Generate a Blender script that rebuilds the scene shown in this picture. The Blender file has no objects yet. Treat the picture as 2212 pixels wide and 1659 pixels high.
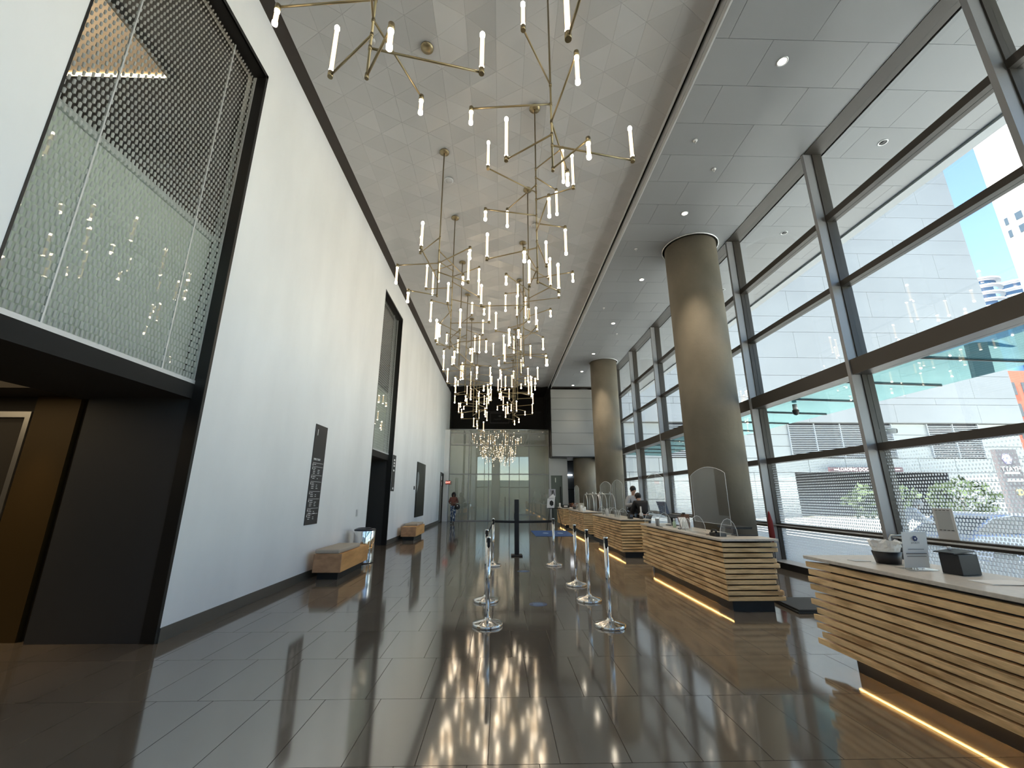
import bpy, bmesh, math, random
from mathutils import Vector, Matrix
random.seed(7)
S = bpy.context.scene; COL = S.collection; PI = math.pi
R = math.radians

# ------------------------------------------------------------------ camera
cam = bpy.data.cameras.new('camera'); co = bpy.data.objects.new('camera', cam); COL.objects.link(co)
cam.sensor_width = 36; cam.lens = 898.3 * 36 / 2212; cam.clip_start = 0.05; cam.clip_end = 600
def cam_matrix(p, y, r):
    f = Vector((-math.sin(y) * math.cos(p), math.cos(y) * math.cos(p), math.sin(p)))
    rt = Vector((math.cos(y), math.sin(y), 0)); up = rt.cross(f)
    a = math.cos(r) * rt + math.sin(r) * up; b = -math.sin(r) * rt + math.cos(r) * up
    m = Matrix((a, b, -f)).transposed().to_4x4(); m.translation = (0, 0, 1.49); return m
co.matrix_world = cam_matrix(0.2630, -0.0254, 0.0004); S.camera = co

# ------------------------------------------------------------------ world, sun, exposure
w = bpy.data.worlds.new('sky'); S.world = w; w.use_nodes = True
nt = w.node_tree; bg = nt.nodes['Background']
sky = nt.nodes.new('ShaderNodeTexSky'); sky.sky_type = 'NISHITA'; sky.sun_disc = False
sky.sun_elevation = R(52); sky.sun_rotation = R(-72); sky.air_density = 1.0; sky.dust_density = 0.1; sky.ozone_density = 1.6
nt.links.new(sky.outputs[0], bg.inputs[0]); bg.inputs[1].default_value = 0.125
sun = bpy.data.lights.new('sun', 'SUN'); sun.energy = 9.0; sun.angle = R(0.6); sun.color = (1, .95, .88)
so = bpy.data.objects.new('sun', sun); COL.objects.link(so)
so.rotation_euler = Vector((0.45, 0.10, -1.0)).to_track_quat('-Z', 'Y').to_euler()
S.view_settings.view_transform = 'Standard'; S.view_settings.look = 'None'
S.view_settings.exposure = 2.08; S.view_settings.gamma = 1.0; S.view_settings.use_curve_mapping = False
S.view_settings.use_white_balance = True; S.view_settings.white_balance_temperature = 6700; S.view_settings.white_balance_tint = 10
S.cycles.use_denoising = True; S.cycles.max_bounces = 9; S.cycles.diffuse_bounces = 5; S.cycles.glossy_bounces = 4
S.cycles.transparent_max_bounces = 24; S.cycles.transmission_bounces = 4; S.cycles.sample_clamp_indirect = 6
S.cycles.caustics_reflective = False; S.cycles.caustics_refractive = False
S.cycles.use_adaptive_sampling = True; S.cycles.adaptive_threshold = 0.02
def portal(name, loc, direction, sx, sy):
    l = bpy.data.lights.new(name, 'AREA'); l.shape = 'RECTANGLE'; l.size = sx; l.size_y = sy
    l.cycles.is_portal = True
    o = bpy.data.objects.new(name, l); COL.objects.link(o); o.location = loc
    o.rotation_euler = Vector(direction).to_track_quat('-Z', 'Z').to_euler()
portal('daylight_portal', (6.55, 12.0, 4.2), (-1, 0, 0), 32, 8.2)
portal('daylight_portal', (0.3, -5.9, 3.8), (0, 1, 0), 8, 7)

# ------------------------------------------------------------------ materials
def mat(name, col, rough=0.5, metal=0.0, ior=1.45, coat=0, emis=None, estr=0, noise=None, bump=0, bscale=40, alpha=None, sss=0, coord='pos'):
    m = bpy.data.materials.new(name); m.use_nodes = True; t = m.node_tree; b = t.nodes['Principled BSDF']
    b.inputs['Base Color'].default_value = (*col, 1); b.inputs['Roughness'].default_value = rough
    b.inputs['Metallic'].default_value = metal; b.inputs['IOR'].default_value = ior
    b.inputs['Coat Weight'].default_value = coat
    if emis:
        b.inputs['Emission Color'].default_value = (*emis, 1); b.inputs['Emission Strength'].default_value = estr
    if noise or bump:
        if coord == 'pos': src = t.nodes.new('ShaderNodeNewGeometry').outputs['Position']
        else: src = t.nodes.new('ShaderNodeTexCoord').outputs['Object']
    if noise:                                  # (scale xyz, second colour, contrast low, high)
        sc, col2, lo, hi = noise
        mp = t.nodes.new('ShaderNodeMapping'); mp.inputs['Scale'].default_value = sc; t.links.new(src, mp.inputs[0])
        n = t.nodes.new('ShaderNodeTexNoise'); n.inputs['Scale'].default_value = 1; n.inputs['Detail'].default_value = 5
        t.links.new(mp.outputs[0], n.inputs['Vector'])
        mr = t.nodes.new('ShaderNodeMapRange'); mr.inputs[1].default_value = lo; mr.inputs[2].default_value = hi
        t.links.new(n.outputs[0], mr.inputs[0])
        mx = t.nodes.new('ShaderNodeMix'); mx.data_type = 'RGBA'
        mx.inputs[6].default_value = (*col, 1); mx.inputs[7].default_value = (*col2, 1)
        t.links.new(mr.outputs[0], mx.inputs[0]); t.links.new(mx.outputs[2], b.inputs['Base Color'])
    if bump:
        n2 = t.nodes.new('ShaderNodeTexNoise'); n2.inputs['Scale'].default_value = bscale; n2.inputs['Detail'].default_value = 3
        t.links.new(src, n2.inputs['Vector'])
        bp = t.nodes.new('ShaderNodeBump'); bp.inputs['Strength'].default_value = bump; bp.inputs['Distance'].default_value = 0.02
        t.links.new(n2.outputs[0], bp.inputs['Height']); t.links.new(bp.outputs[0], b.inputs['Normal'])
    return m
def random_tint(m, amount):
    """own tone of each piece: Object Info random, or the face attribute 'tone' on joined pieces"""
    t = m.node_tree; b = t.nodes['Principled BSDF']; inp = b.inputs['Base Color']
    oi = t.nodes.new('ShaderNodeObjectInfo'); at = t.nodes.new('ShaderNodeAttribute'); at.attribute_name = 'tone'
    ad = t.nodes.new('ShaderNodeMath'); ad.operation = 'ADD'; fr = t.nodes.new('ShaderNodeMath'); fr.operation = 'FRACT'
    t.links.new(oi.outputs['Random'], ad.inputs[0]); t.links.new(at.outputs['Fac'], ad.inputs[1]); t.links.new(ad.outputs[0], fr.inputs[0])
    mr = t.nodes.new('ShaderNodeMapRange'); mr.inputs[3].default_value = 1 - amount; mr.inputs[4].default_value = 1 + amount
    t.links.new(fr.outputs[0], mr.inputs[0])
    hs = t.nodes.new('ShaderNodeHueSaturation'); t.links.new(mr.outputs[0], hs.inputs['Value'])
    if inp.links:
        s = inp.links[0].from_socket; t.links.new(s, hs.inputs['Color'])
    else: hs.inputs['Color'].default_value = inp.default_value
    t.links.new(hs.outputs[0], inp)
def glass(name, tint=(.93, .97, .97), frit=None, gcol=(1, 1, 1), rough=0.0, gloss=1.45, fritcol=(.82, .85, .86), haze=0):
    """thin architectural glass; frit = (period u, period v, z low, z high, w low, w high, h low, h high) ceramic dashes"""
    m = bpy.data.materials.new(name); m.use_nodes = True; t = m.node_tree; t.nodes.clear()
    out = t.nodes.new('ShaderNodeOutputMaterial'); tr = t.nodes.new('ShaderNodeBsdfTransparent'); tr.inputs[0].default_value = (*tint, 1)
    gl = t.nodes.new('ShaderNodeBsdfGlossy'); gl.inputs['Roughness'].default_value = rough; gl.inputs[0].default_value = (*gcol, 1)
    f0 = ((gloss - 1) / (gloss + 1)) ** 2
    lw = t.nodes.new('ShaderNodeLayerWeight'); lw.inputs[0].default_value = .5
    pw = t.nodes.new('ShaderNodeMath'); pw.operation = 'POWER'; pw.inputs[1].default_value = 5; t.links.new(lw.outputs['Facing'], pw.inputs[0])
    fr = t.nodes.new('ShaderNodeMath'); fr.operation = 'MULTIPLY_ADD'; fr.inputs[1].default_value = 1 - f0; fr.inputs[2].default_value = f0; t.links.new(pw.outputs[0], fr.inputs[0])
    mx = t.nodes.new('ShaderNodeMixShader'); t.links.new(fr.outputs[0], mx.inputs[0]); t.links.new(tr.outputs[0], mx.inputs[1]); t.links.new(gl.outputs[0], mx.inputs[2])
    last = mx.outputs[0]
    if haze:
        d = t.nodes.new('ShaderNodeBsdfDiffuse'); d.inputs[0].default_value = (*fritcol, 1)
        h = t.nodes.new('ShaderNodeMixShader'); h.inputs[0].default_value = haze; t.links.new(last, h.inputs[1]); t.links.new(d.outputs[0], h.inputs[2]); last = h.outputs[0]
    if frit:
        pu, pv, z0, z1, w0, w1, h0, h1 = frit
        g = t.nodes.new('ShaderNodeNewGeometry'); sx = t.nodes.new('ShaderNodeSeparateXYZ'); t.links.new(g.outputs['Position'], sx.inputs[0])
        def M(op, a, b=None):
            n = t.nodes.new('ShaderNodeMath'); n.operation = op
            for i, v in enumerate((a, b)):
                if v is None: continue
                if isinstance(v, (int, float)): n.inputs[i].default_value = v
                else: t.links.new(v, n.inputs[i])
            return n.outputs[0]
        y = sx.outputs['Y']; z = sx.outputs['Z']
        rz = M('DIVIDE', z, pv); row = M('FLOOR', rz); off = M('MULTIPLY', M('MODULO', row, 2.0), 0.5)
        du = M('ABSOLUTE', M('SUBTRACT', M('FRACT', M('ADD', M('DIVIDE', y, pu), off)), 0.5))
        dv = M('ABSOLUTE', M('SUBTRACT', M('FRACT', rz), 0.5))
        def rng(a, b):
            n = t.nodes.new('ShaderNodeMapRange'); t.links.new(z, n.inputs[0])
            n.inputs[1].default_value = z0; n.inputs[2].default_value = z1; n.inputs[3].default_value = a; n.inputs[4].default_value = b
            return n.outputs[0]
        mask = M('MULTIPLY', M('LESS_THAN', du, rng(w0 / 2, w1 / 2)), M('LESS_THAN', dv, rng(h0 / 2, h1 / 2)))
        df = t.nodes.new('ShaderNodeBsdfDiffuse'); df.inputs[0].default_value = (*fritcol, 1)
        tl = t.nodes.new('ShaderNodeBsdfTranslucent'); tl.inputs[0].default_value = (*fritcol, 1)
        fm = t.nodes.new('ShaderNodeMixShader'); fm.inputs[0].default_value = .5; t.links.new(df.outputs[0], fm.inputs[1]); t.links.new(tl.outputs[0], fm.inputs[2])
        f2 = t.nodes.new('ShaderNodeMixShader'); t.links.new(mask, f2.inputs[0]); t.links.new(last, f2.inputs[1]); t.links.new(fm.outputs[0], f2.inputs[2]); last = f2.outputs[0]
    t.links.new(last, out.inputs[0]); return m
def lamp(name, col, strength, sampled=True):
    m = bpy.data.materials.new(name); m.use_nodes = True; t = m.node_tree; t.nodes.clear()
    e = t.nodes.new('ShaderNodeEmission'); e.inputs[0].default_value = (*col, 1); e.inputs[1].default_value = strength
    o = t.nodes.new('ShaderNodeOutputMaterial'); t.links.new(e.outputs[0], o.inputs[0])
    if not sampled: m.cycles.emission_sampling = 'NONE'
    return m

M_wall = mat('white plaster', (.84, .85, .86), .75, noise=((.9, .9, .35), (.74, .75, .76), .35, .75), bump=.08, bscale=9)
M_black = mat('black metal', (.012, .012, .012), .4)
M_char = mat('charcoal panel', (.035, .036, .038), .55)
M_dark = mat('dark lobby wall', (.03, .024, .018), .6)
M_brown = mat('bronze panel', (.07, .042, .012), .5, .3)
M_bronze = mat('bronze anodised frame', (.050, .043, .036), .45, .2)
M_fin = mat('grey aluminium fin', (.30, .30, .31), .45, .25)
M_fas = mat('grey fascia', (.36, .39, .41), .5)
M_lt = mat('light aluminium', (.62, .63, .64), .4, .3)
M_steel = mat('brushed steel rail', (.60, .60, .59), .3, .9)
M_conc = mat('warm concrete', (.235, .20, .150), .8, noise=((1.2, 1.2, .8), (.165, .142, .105), .35, .7), bump=.15, bscale=14)
M_soff = mat('grey soffit panel', (.29, .30, .31), .55); random_tint(M_soff, .03)
M_ceil = mat('ceiling panel', (.50, .50, .50), .22, ior=1.5); random_tint(M_ceil, .045)
M_slot = mat('ceiling slot', (.045, .035, .028), .6)
M_base = mat('taupe baseboard', (.10, .09, .075), .35)
M_tile = mat('polished dark tile', (.150, .130, .108), .08, ior=3.2, noise=((3, 3, 3), (.130, .112, .094), .35, .7)); random_tint(M_tile, .10)
M_grout = mat('tile joint', (.13, .115, .10), .6)
M_bulk = mat('grey wall panel', (.30, .30, .295), .6); random_tint(M_bulk, .03)
M_gwall = mat('grey painted wall', (.44, .44, .43), .7)
M_backw = mat('back painted wall', (.74, .74, .66), .6, noise=((1.5, 1.5, .5), (.64, .64, .57), .35, .7))
M_blackw = mat('matt black wall', (.008, .008, .008), .8)
M_glass = glass('clear window glass')
M_dimglass = glass('dimmed lower glass', tint=(.30, .34, .37))  # tint darkened only to dim the daylight of the unseen lower panes
M_frit = glass('window glass with dashes', frit=(.043, .052, .9, 2.15, .52, .12, .86, .40))
M_frit2 = glass('window glass with dense dashes', frit=(.043, .052, -.4, .81, .90, .70, .94, .90))
M_bal = glass('screen glass with dashes', tint=(.95, .97, .96), frit=(.046, .075, 2.8, 7.6, .52, .24, .88, .50), fritcol=(.62, .64, .63))
M_green = mat('pale green back panel', (.66, .70, .61), .35)
M_farg = glass('far screen glass', tint=(.85, .87, .84), gloss=2.2, haze=.22, fritcol=(.75, .76, .68))
M_brass = mat('aged brass', (.30, .24, .14), .32, .85)
M_tube = lamp('warm glass tube', (1.0, .66, .33), .85)
M_tubec = lamp('bright tube end', (1.0, .86, .66), 8.5)
M_down = lamp('downlight', (1.0, .90, .72), 14.0)
M_led = lamp('warm led strip', (1.0, .55, .17), 5.0)
M_cof = lamp('glowing warm coffer', (1.0, .78, .48), .30)  # warm light on the beige lobby ceiling, put in as its own glow
M_chrome = mat('polished steel', (.78, .77, .75), .06, 1.0)
M_belt = mat('black webbing', (.012, .012, .014), .7)
M_top = mat('stone counter top', (.70, .63, .55), .3, noise=((30, 30, 30), (.60, .54, .47), .4, .7))
def wood(name, sc):
    m = mat(name, (.92, .63, .33), .5, noise=(sc, (.48, .28, .12), .46, .68), coord='pos')
    t = m.node_tree; b = t.nodes['Principled BSDF']; s = b.inputs['Base Color'].links[0].from_socket
    g = t.nodes.new('ShaderNodeNewGeometry'); mp = t.nodes.new('ShaderNodeMapping'); mp.inputs['Scale'].default_value = tuple(v * 7 for v in sc)
    t.links.new(g.outputs['Position'], mp.inputs[0]); n = t.nodes.new('ShaderNodeTexNoise'); n.inputs['Detail'].default_value = 3; n.inputs['Scale'].default_value = 1
    t.links.new(mp.outputs[0], n.inputs['Vector']); mr = t.nodes.new('ShaderNodeMapRange'); mr.inputs[3].default_value = .78; mr.inputs[4].default_value = 1.18
    t.links.new(n.outputs[0], mr.inputs[0]); h = t.nodes.new('ShaderNodeHueSaturation'); t.links.new(s, h.inputs['Color']); t.links.new(mr.outputs[0], h.inputs['Value'])
    t.links.new(h.outputs[0], b.inputs['Base Color']); random_tint(m, .12); return m
M_wy = wood('slat wood lengthwise', (9, 2.2, 14)); M_wx = wood('slat wood crosswise', (2.2, 9, 14))
M_bench = mat('honey timber', (.80, .44, .17), .55, noise=((5, 1.2, 6), (.58, .29, .10), .4, .7))
M_bench_end = mat('timber end grain', (.55, .31, .17), .65, noise=((4, 4, 9), (.35, .19, .10), .4, .7))
M_cush = mat('taupe cushion', (.46, .40, .33), .85)
M_acr = glass('clear acrylic', tint=(.96, .97, .97), gloss=1.35, haze=.035, fritcol=(.9, .9, .9))
M_acre = mat('acrylic edge', (.80, .82, .82), .3)
M_white = mat('white print', (.80, .80, .80), .6)
M_paper = mat('white paper', (.88, .87, .85), .7)
M_plast = mat('black plastic', (.015, .015, .017), .45)
M_screen = mat('dim screen', (.10, .12, .17), .25)
M_blue = mat('blue mat', (.035, .10, .30), .8)
M_bluep = mat('pale blue print', (.25, .38, .60), .8)
M_red = mat('dark red cloth', (.22, .03, .03), .9)
M_exit = lamp('red exit letters', (1.0, .12, .08), 1.2)
M_facU = mat('pale facade panel', (.218, .235, .25), .5, noise=((.06, .06, .12), (.192, .206, .22), .4, .6)); random_tint(M_facU, .02)
M_facL = mat('grey facade panel', (.33, .35, .35), .6); random_tint(M_facL, .03)
M_louv = mat('louvre blade', (.36, .38, .40), .5); M_void = mat('louvre void', (.05, .05, .06), .8)
M_ground = mat('pale concrete paving', (.50, .50, .48), .85, noise=((.4, .4, .4), (.42, .42, .41), .4, .7))
M_teal = glass('green canopy glass', tint=(.45, .66, .70), gloss=1.7, haze=.42, fritcol=(.06, .15, .165), gcol=(.40, .66, .70))
M_tower = mat('white tower wall', (.80, .80, .79), .7); M_win = mat('tower window', (.05, .07, .09), .15)
M_redb = mat('red brick building', (.45, .12, .08), .8)
M_bluet = mat('blue glass tower', (.12, .25, .45), .2); M_leaf = mat('hedge leaves', (.025, .045, .018), .8, noise=((6, 6, 6), (.06, .085, .035), .35, .65))
M_skinD = mat('dark skin', (.12, .055, .035), .55); M_skinL = mat('light skin', (.55, .33, .24), .55)
M_hair = mat('black hair', (.012, .010, .009), .6); M_hairg = mat('grey hair', (.35, .34, .33), .7)
M_jean = mat('ripped blue jeans', (.03, .06, .13), .85, noise=((14, 14, 9), (.60, .65, .70), .55, .59), coord='obj')
M_vest = mat('black waistcoat', (.012, .012, .014), .8); M_shirt = mat('grey shirt', (.30, .31, .33), .8); M_wshirt = mat('white shirt', (.50, .52, .58), .8)
M_rust = mat('rust brown top', (.16, .06, .045), .85)

# ------------------------------------------------------------------ mesh builder
class MB:
    def __init__(s): s.v = []; s.f = []; s.sm = []
    def add(s, vs, fs, smooth=False):
        n = len(s.v); s.v += [tuple(v) for v in vs]; s.f += [tuple(n + i for i in f) for f in fs]; s.sm += [smooth] * len(fs); return s
    def box(s, x0, y0, z0, x1, y1, z1):
        v = [(x0, y0, z0), (x1, y0, z0), (x1, y1, z0), (x0, y1, z0), (x0, y0, z1), (x1, y0, z1), (x1, y1, z1), (x0, y1, z1)]
        return s.add(v, [(0, 3, 2, 1), (4, 5, 6, 7), (0, 1, 5, 4), (1, 2, 6, 5), (2, 3, 7, 6), (3, 0, 4, 7)])
    def extrude(s, poly, vec):
        n = len(poly); vec = Vector(vec); a = [Vector(p) for p in poly]; b = [p + vec for p in a]
        return s.add(a + b, [tuple(range(n - 1, -1, -1)), tuple(range(n, 2 * n))] + [(i, (i + 1) % n, n + (i + 1) % n, n + i) for i in range(n)])
    def cyl(s, p0, p1, r0, r1=None, n=12, smooth=True):
        r1 = r0 if r1 is None else r1; p0 = Vector(p0); p1 = Vector(p1); d = (p1 - p0).normalized()
        u = d.orthogonal().normalized(); w_ = d.cross(u); v = []
        for p, r in ((p0, r0), (p1, r1)):
            v += [p + r * (math.cos(2 * PI * i / n) * u + math.sin(2 * PI * i / n) * w_) for i in range(n)]
        k = len(s.v); s.add(v, [(i, (i + 1) % n, n + (i + 1) % n, n + i) for i in range(n)], smooth)
        s.f += [tuple(k + i for i in range(n - 1, -1, -1)), tuple(k + n + i for i in range(n))]; s.sm += [False, False]; return s
    def tube(s, pts, r, n=8):
        pts = [Vector(p) for p in pts]; rings = []; u = None
        for i, p in enumerate(pts):
            d = (pts[min(i + 1, len(pts) - 1)] - pts[max(i - 1, 0)]).normalized()
            if u is None: u = d.orthogonal().normalized()
            u = (u - u.dot(d) * d).normalized(); w_ = d.cross(u)
            rings.append([p + r * (math.cos(2 * PI * k / n) * u + math.sin(2 * PI * k / n) * w_) for k in range(n)])
        v = [q for g in rings for q in g]; f = []
        for i in range(len(pts) - 1):
            for k in range(n): f.append((i * n + k, i * n + (k + 1) % n, (i + 1) * n + (k + 1) % n, (i + 1) * n + k))
        f.append(tuple(range(n - 1, -1, -1))); f.append(tuple((len(pts) - 1) * n + k for k in range(n)))
        return s.add(v, f, True)
    def lathe(s, prof, c=(0, 0, 0), n=24):
        cx, cy, cz = c; v = []; f = []
        for r, z in prof:
            v += [(cx + r * math.cos(2 * PI * i / n), cy + r * math.sin(2 * PI * i / n), cz + z) for i in range(n)]
        for k in range(len(prof) - 1):
            for i in range(n): f.append((k * n + i, k * n + (i + 1) % n, (k + 1) * n + (i + 1) % n, (k + 1) * n + i))
        f.append(tuple(range(n - 1, -1, -1))); f.append(tuple((len(prof) - 1) * n + i for i in range(n)))
        return s.add(v, f, True)
    def ball(s, c, rx, ry, rz, n=14, m=8):
        prof = [(max(1e-4, math.sin(PI * k / m)), -math.cos(PI * k / m)) for k in range(m + 1)]
        v = []; f = []
        for a, z in prof:
            v += [(c[0] + rx * a * math.cos(2 * PI * i / n), c[1] + ry * a * math.sin(2 * PI * i / n), c[2] + rz * z) for i in range(n)]
        for k in range(m):
            for i in range(n): f.append((k * n + i, k * n + (i + 1) % n, (k + 1) * n + (i + 1) % n, (k + 1) * n + i))
        return s.add(v, f, True)
    def mesh(s, name, off=(0, 0, 0)):
        me = bpy.data.meshes.new(name); o = Vector(off)
        me.from_pydata([tuple(Vector(v) - o) for v in s.v], [], s.f); me.polygons.foreach_set('use_smooth', s.sm); me.update(); return me
    def build(s, name, m, parent=None, bevel=0):
        off = Vector((0, 0, 0)); p = parent
        while p: off += Vector(p.location); p = p.parent
        me = s.mesh(name, off); me.materials.append(m)
        o = bpy.data.objects.new(name, me); COL.objects.link(o); o.parent = parent
        if bevel:
            b = o.modifiers.new('bevel', 'BEVEL'); b.width = bevel; b.segments = 2; b.limit_method = 'ANGLE'
        return o
def B(*a): return MB().box(*a)
def obj(name, me, parent=None, loc=(0, 0, 0)):
    o = bpy.data.objects.new(name, me); COL.objects.link(o); o.parent = parent; o.location = loc; return o
def empty(name, loc=(0, 0, 0), rz=0):
    o = bpy.data.objects.new(name, None); COL.objects.link(o); o.location = loc; o.rotation_euler = (0, 0, rz); o.empty_display_size = .1; return o
def tag(o, label=None, cat=None, group=None, kind=None):
    if label: o['label'] = label
    if cat: o['category'] = cat
    if group: o['group'] = group
    if kind: o['kind'] = kind
    return o
def thing(name, label, cat, loc=(0, 0, 0), group=None): return tag(empty(name, loc), label, cat, group)
def struct(name, loc=(0, 0, 0)): return tag(empty(name, loc), kind='structure')
KIDS = {}
def dup(root, loc, rz, label=None, group=None):
    kids = {}
    for o in COL.objects:
        if o.parent: kids.setdefault(o.parent, []).append(o)
    def cp(o, par):
        c = o.copy(); COL.objects.link(c); c.parent = par
        for k in kids.get(o, ()): cp(k, c)
        return c
    r = cp(root, None); r.location = loc; r.rotation_euler = (0, 0, rz)
    if label: r['label'] = label
    if group: r['group'] = group
    return r
_tc = {}
def text(s, size, m, parent, loc, rot, name='lettering', extr=.002, align='CENTER', mirror=False, label=None):
    key = (s, size, extr, align, m.name)
    if key not in _tc:
        cu = bpy.data.curves.new('t', 'FONT'); cu.body = s; cu.size = size; cu.extrude = extr; cu.align_x = align; cu.align_y = 'CENTER'; cu.resolution_u = 2
        to = bpy.data.objects.new('t', cu); COL.objects.link(to); dg = bpy.context.evaluated_depsgraph_get()
        me = bpy.data.meshes.new_from_object(to.evaluated_get(dg)); bpy.data.objects.remove(to); me.materials.clear(); me.materials.append(m); _tc[key] = me
    o = bpy.data.objects.new(name, _tc[key]); COL.objects.link(o); o.parent = parent
    off = Vector((0, 0, 0)); p = parent
    while p: off += Vector(p.location); p = p.parent
    o.location = Vector(loc) - off; o.rotation_euler = rot
    if mirror: o.scale = (-1, 1, 1)
    return o

# ------------------------------------------------------------------ floor
XW, YE = -3.59, 26.8
fl = B(-8.2, -6.2, -.25, 6.4, 31, -.006).build('floor', M_grout); tag(fl, kind='structure')
def floor_tiles():
    shared = {}; rest = MB(); tones = []; n = 0
    k = -8
    while True:
        y0 = 2.05 + .8235 * k
        if y0 > 28.6: break
        off = (-2.69, -2.57, -2.69, -2.81, -2.60, -2.74)[k % 6]
        j0 = int(math.floor((-8.2 - off) / .4175)); j1 = int(math.ceil((6.0 - off) / .4175))
        for j in range(j0, j1):
            a, b = off + j * .4175, off + (j + 1) * .4175
            xl = -8.0 if (2.0 < y0 < 5.0 or 11 < y0 < 14) else XW
            a, b = max(a, xl), min(b, 6.0)
            if b - a < .05: continue
            wd = round(b - a - .004, 3)
            vis = y0 > 1.9 and y0 < 10.2 and a > XW - 2.2 and b < 6.01
            if vis and n < 296:
                if wd not in shared:
                    me = MB().box(-wd / 2, .002, -.03, wd / 2, .8215, 0).mesh('tile'); me.materials.append(M_tile); shared[wd] = me
                obj('tile', shared[wd], fl, ((a + b) / 2, y0, 0)); n += 1
            else:
                rest.box(a + .002, y0 + .002, -.03, b - .002, y0 + .8215, 0); tones += [random.random()] * 6
        k += 1
    o = rest.build('tile', M_tile, fl); o['kind'] = 'stuff'
    at = o.data.attributes.new('tone', 'FLOAT', 'FACE'); at.data.foreach_set('value', tones)
floor_tiles()

# ------------------------------------------------------------------ walls
wl = MB(); T = XW - .30
for y0, y1 in ((-6, 2.71), (5.0, 11.73), (14.02, 25.21), (27.0, 28.7)): wl.box(T, y0, 0, XW, y1, 8.75)
for y0, y1, z in ((2.71, 5.0, 7.66), (11.73, 14.02, 7.66), (25.21, 27.0, 2.86)): wl.box(T, y0, z, XW, y1, 8.75)
tag(wl.build('wall_left', M_wall), kind='structure')
bb = MB()
for y0, y1 in ((-6, 2.71), (5.0, 11.73), (14.02, 25.21), (27.0, 28.4)): bb.box(XW, y0, 0, XW + .012, y1, .14)
tag(bb.build('baseboard_left', M_base), kind='structure')
tag(B(T, -6, 8.5, -3.36, 26.86, 8.75).build('trim_1', M_slot), kind='structure')
# opaque shell that keeps the sky out (roof, lobby and upper rooms)
tag(MB().box(-12, -8, 8.85, 9.3, 32, 9.2).build('ceiling', M_blackw), kind='structure')
sh = MB(); sh.box(-12, -6.2, 0, -11.8, 31, 8.9).box(-12, 31, 0, 6.45, 31.2, 8.9).box(-12, -6.4, -.1, -3.9, -6.2, 8.9)
sh.box(-11.8, -6.2, 2.95, XW - .36, 31, 3.0)
tag(sh.build('wall_shell', M_dark), kind='structure')

# openings in the left wall (screen glass above, lobby below)
def opening(n, ya):
    yb = ya + 2.29; g = -3.75
    s = struct('window_%d' % n)
    MB().box(g - .06, yb - .025, 2.8, XW - .001, yb, 7.66).box(g - .06, ya - .05, 2.8, XW - .02, ya, 7.66).box(g - .06, ya, 7.6, XW - .001, yb, 7.66)\
        .box(XW - .02, yb - .045, 0, XW + .004, yb, 7.66).box(XW - .02, ya, 0, XW + .004, ya + .02, 7.66).box(XW - .02, ya, 7.60, XW + .004, yb, 7.66).build('frame', M_black, s)
    b = [ya + .02, ya + .52, ya + 1.77, yb - .03]
    for i in range(3): B(g - .012, b[i] + .006, 2.84, g, b[i + 1] - .006, 7.58).build('pane', M_bal, s)
    for yy in (b[1], b[2]): B(g - .014, yy - .007, 2.84, g + .003, yy + .007, 7.58).build('joint', M_lt, s)
    MB().box(g - .05, ya, 2.80, g + .02, yb, 2.845).build('bottom_rail', M_lt, s)
    MB().box(g - .03, yb - .03, 2.8, g + .01, yb - .015, 7.6).build('edge_trim', M_lt, s)
    B(g - .22, ya, 2.86, g - .17, yb, 4.80).build('back_panel', M_green, s)
    B(g - .24, ya, 4.78, g - .12, yb, 4.84).build('handrail', M_lt, s)
    MB().box(-5.10, ya - .05, 2.62, g + .02, yb + .05, 2.80).build('lintel', M_blackw, s)
    # upper room
    MB().box(-7.6, ya - 1.5, 8.2, g - .3, yb + 2.2, 8.25).box(-7.7, ya - 1.5, 2.9, -7.6, yb + 2.2, 8.3).box(-7.6, yb + 2.2, 2.9, g - .15, yb + 2.3, 8.3).box(-7.6, ya - 1.6, 2.9, g - .15, ya - 1.5, 8.3)\
        .box(-7.6, ya - 1.5, 2.86, g - .3, yb + 2.2, 2.94).build('upper_room', M_char, s)
    # lobby passage
    MB().box(g, yb - .025, 0, XW - .02, yb, 2.8).build('reveal', M_black, s)
    MB().box(-4.94, yb - .012, 0, g, yb + .12, 2.76).build('side_panel', M_char, s)
    MB().box(-8, yb + .10, 0, -4.94, yb + .16, 2.95).box(-8.2, ya - 2.5, 0, -8.0, yb + .2, 2.95).box(-8, ya - 2.6, 0, XW - .3, ya - 2.5, 2.95).build('lobby_wall', M_dark, s)
    MB().box(-5.60, yb + .04, 0, -5.08, yb + .10, 2.77).build('bronze_panel', M_brown, s)
    e = MB().box(-7.2, yb + .07, 2.40, -5.66, yb + .10, 2.47).box(-5.72, yb + .07, 0, -5.66, yb + .10, 2.40).build('elevator_frame', M_steel, s)
    B(-7.2, yb + .09, 0, -5.72, yb + .10, 2.34).build('elevator_door', M_bronze, s)
    B(-8, yb - .35, 2.66, -5.1, yb + .10, 2.80).build('ceiling_beam', M_dark, s)
    return s
o1 = opening(1, 2.71); o2 = opening(2, 11.73)
B(-8, 1.2, 2.80, -5.05, 4.66, 2.86).build('ceiling_coffer', M_cof, o1)
cf = B(-7.6, 2.0, 8.02, -5.45, 5.35, 8.10).build('coffer', mat('beige coffer', (.50, .42, .33), .8), o1)
MB().box(-7.6, 5.30, 8.00, -5.45, 5.34, 8.02).build('cove_strip', lamp('warm cove strip', (1, .72, .4), 3), o1)
l = bpy.data.lights.new('upper_room_lamp', 'AREA'); l.size = 1.2; l.energy = 14; l.color = (1, .8, .58)
lo = bpy.data.objects.new('upper_room_lamp', l); COL.objects.link(lo); lo.location = (-6.3, 3.6, 6.6); lo.rotation_euler = (PI, 0, 0)
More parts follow.
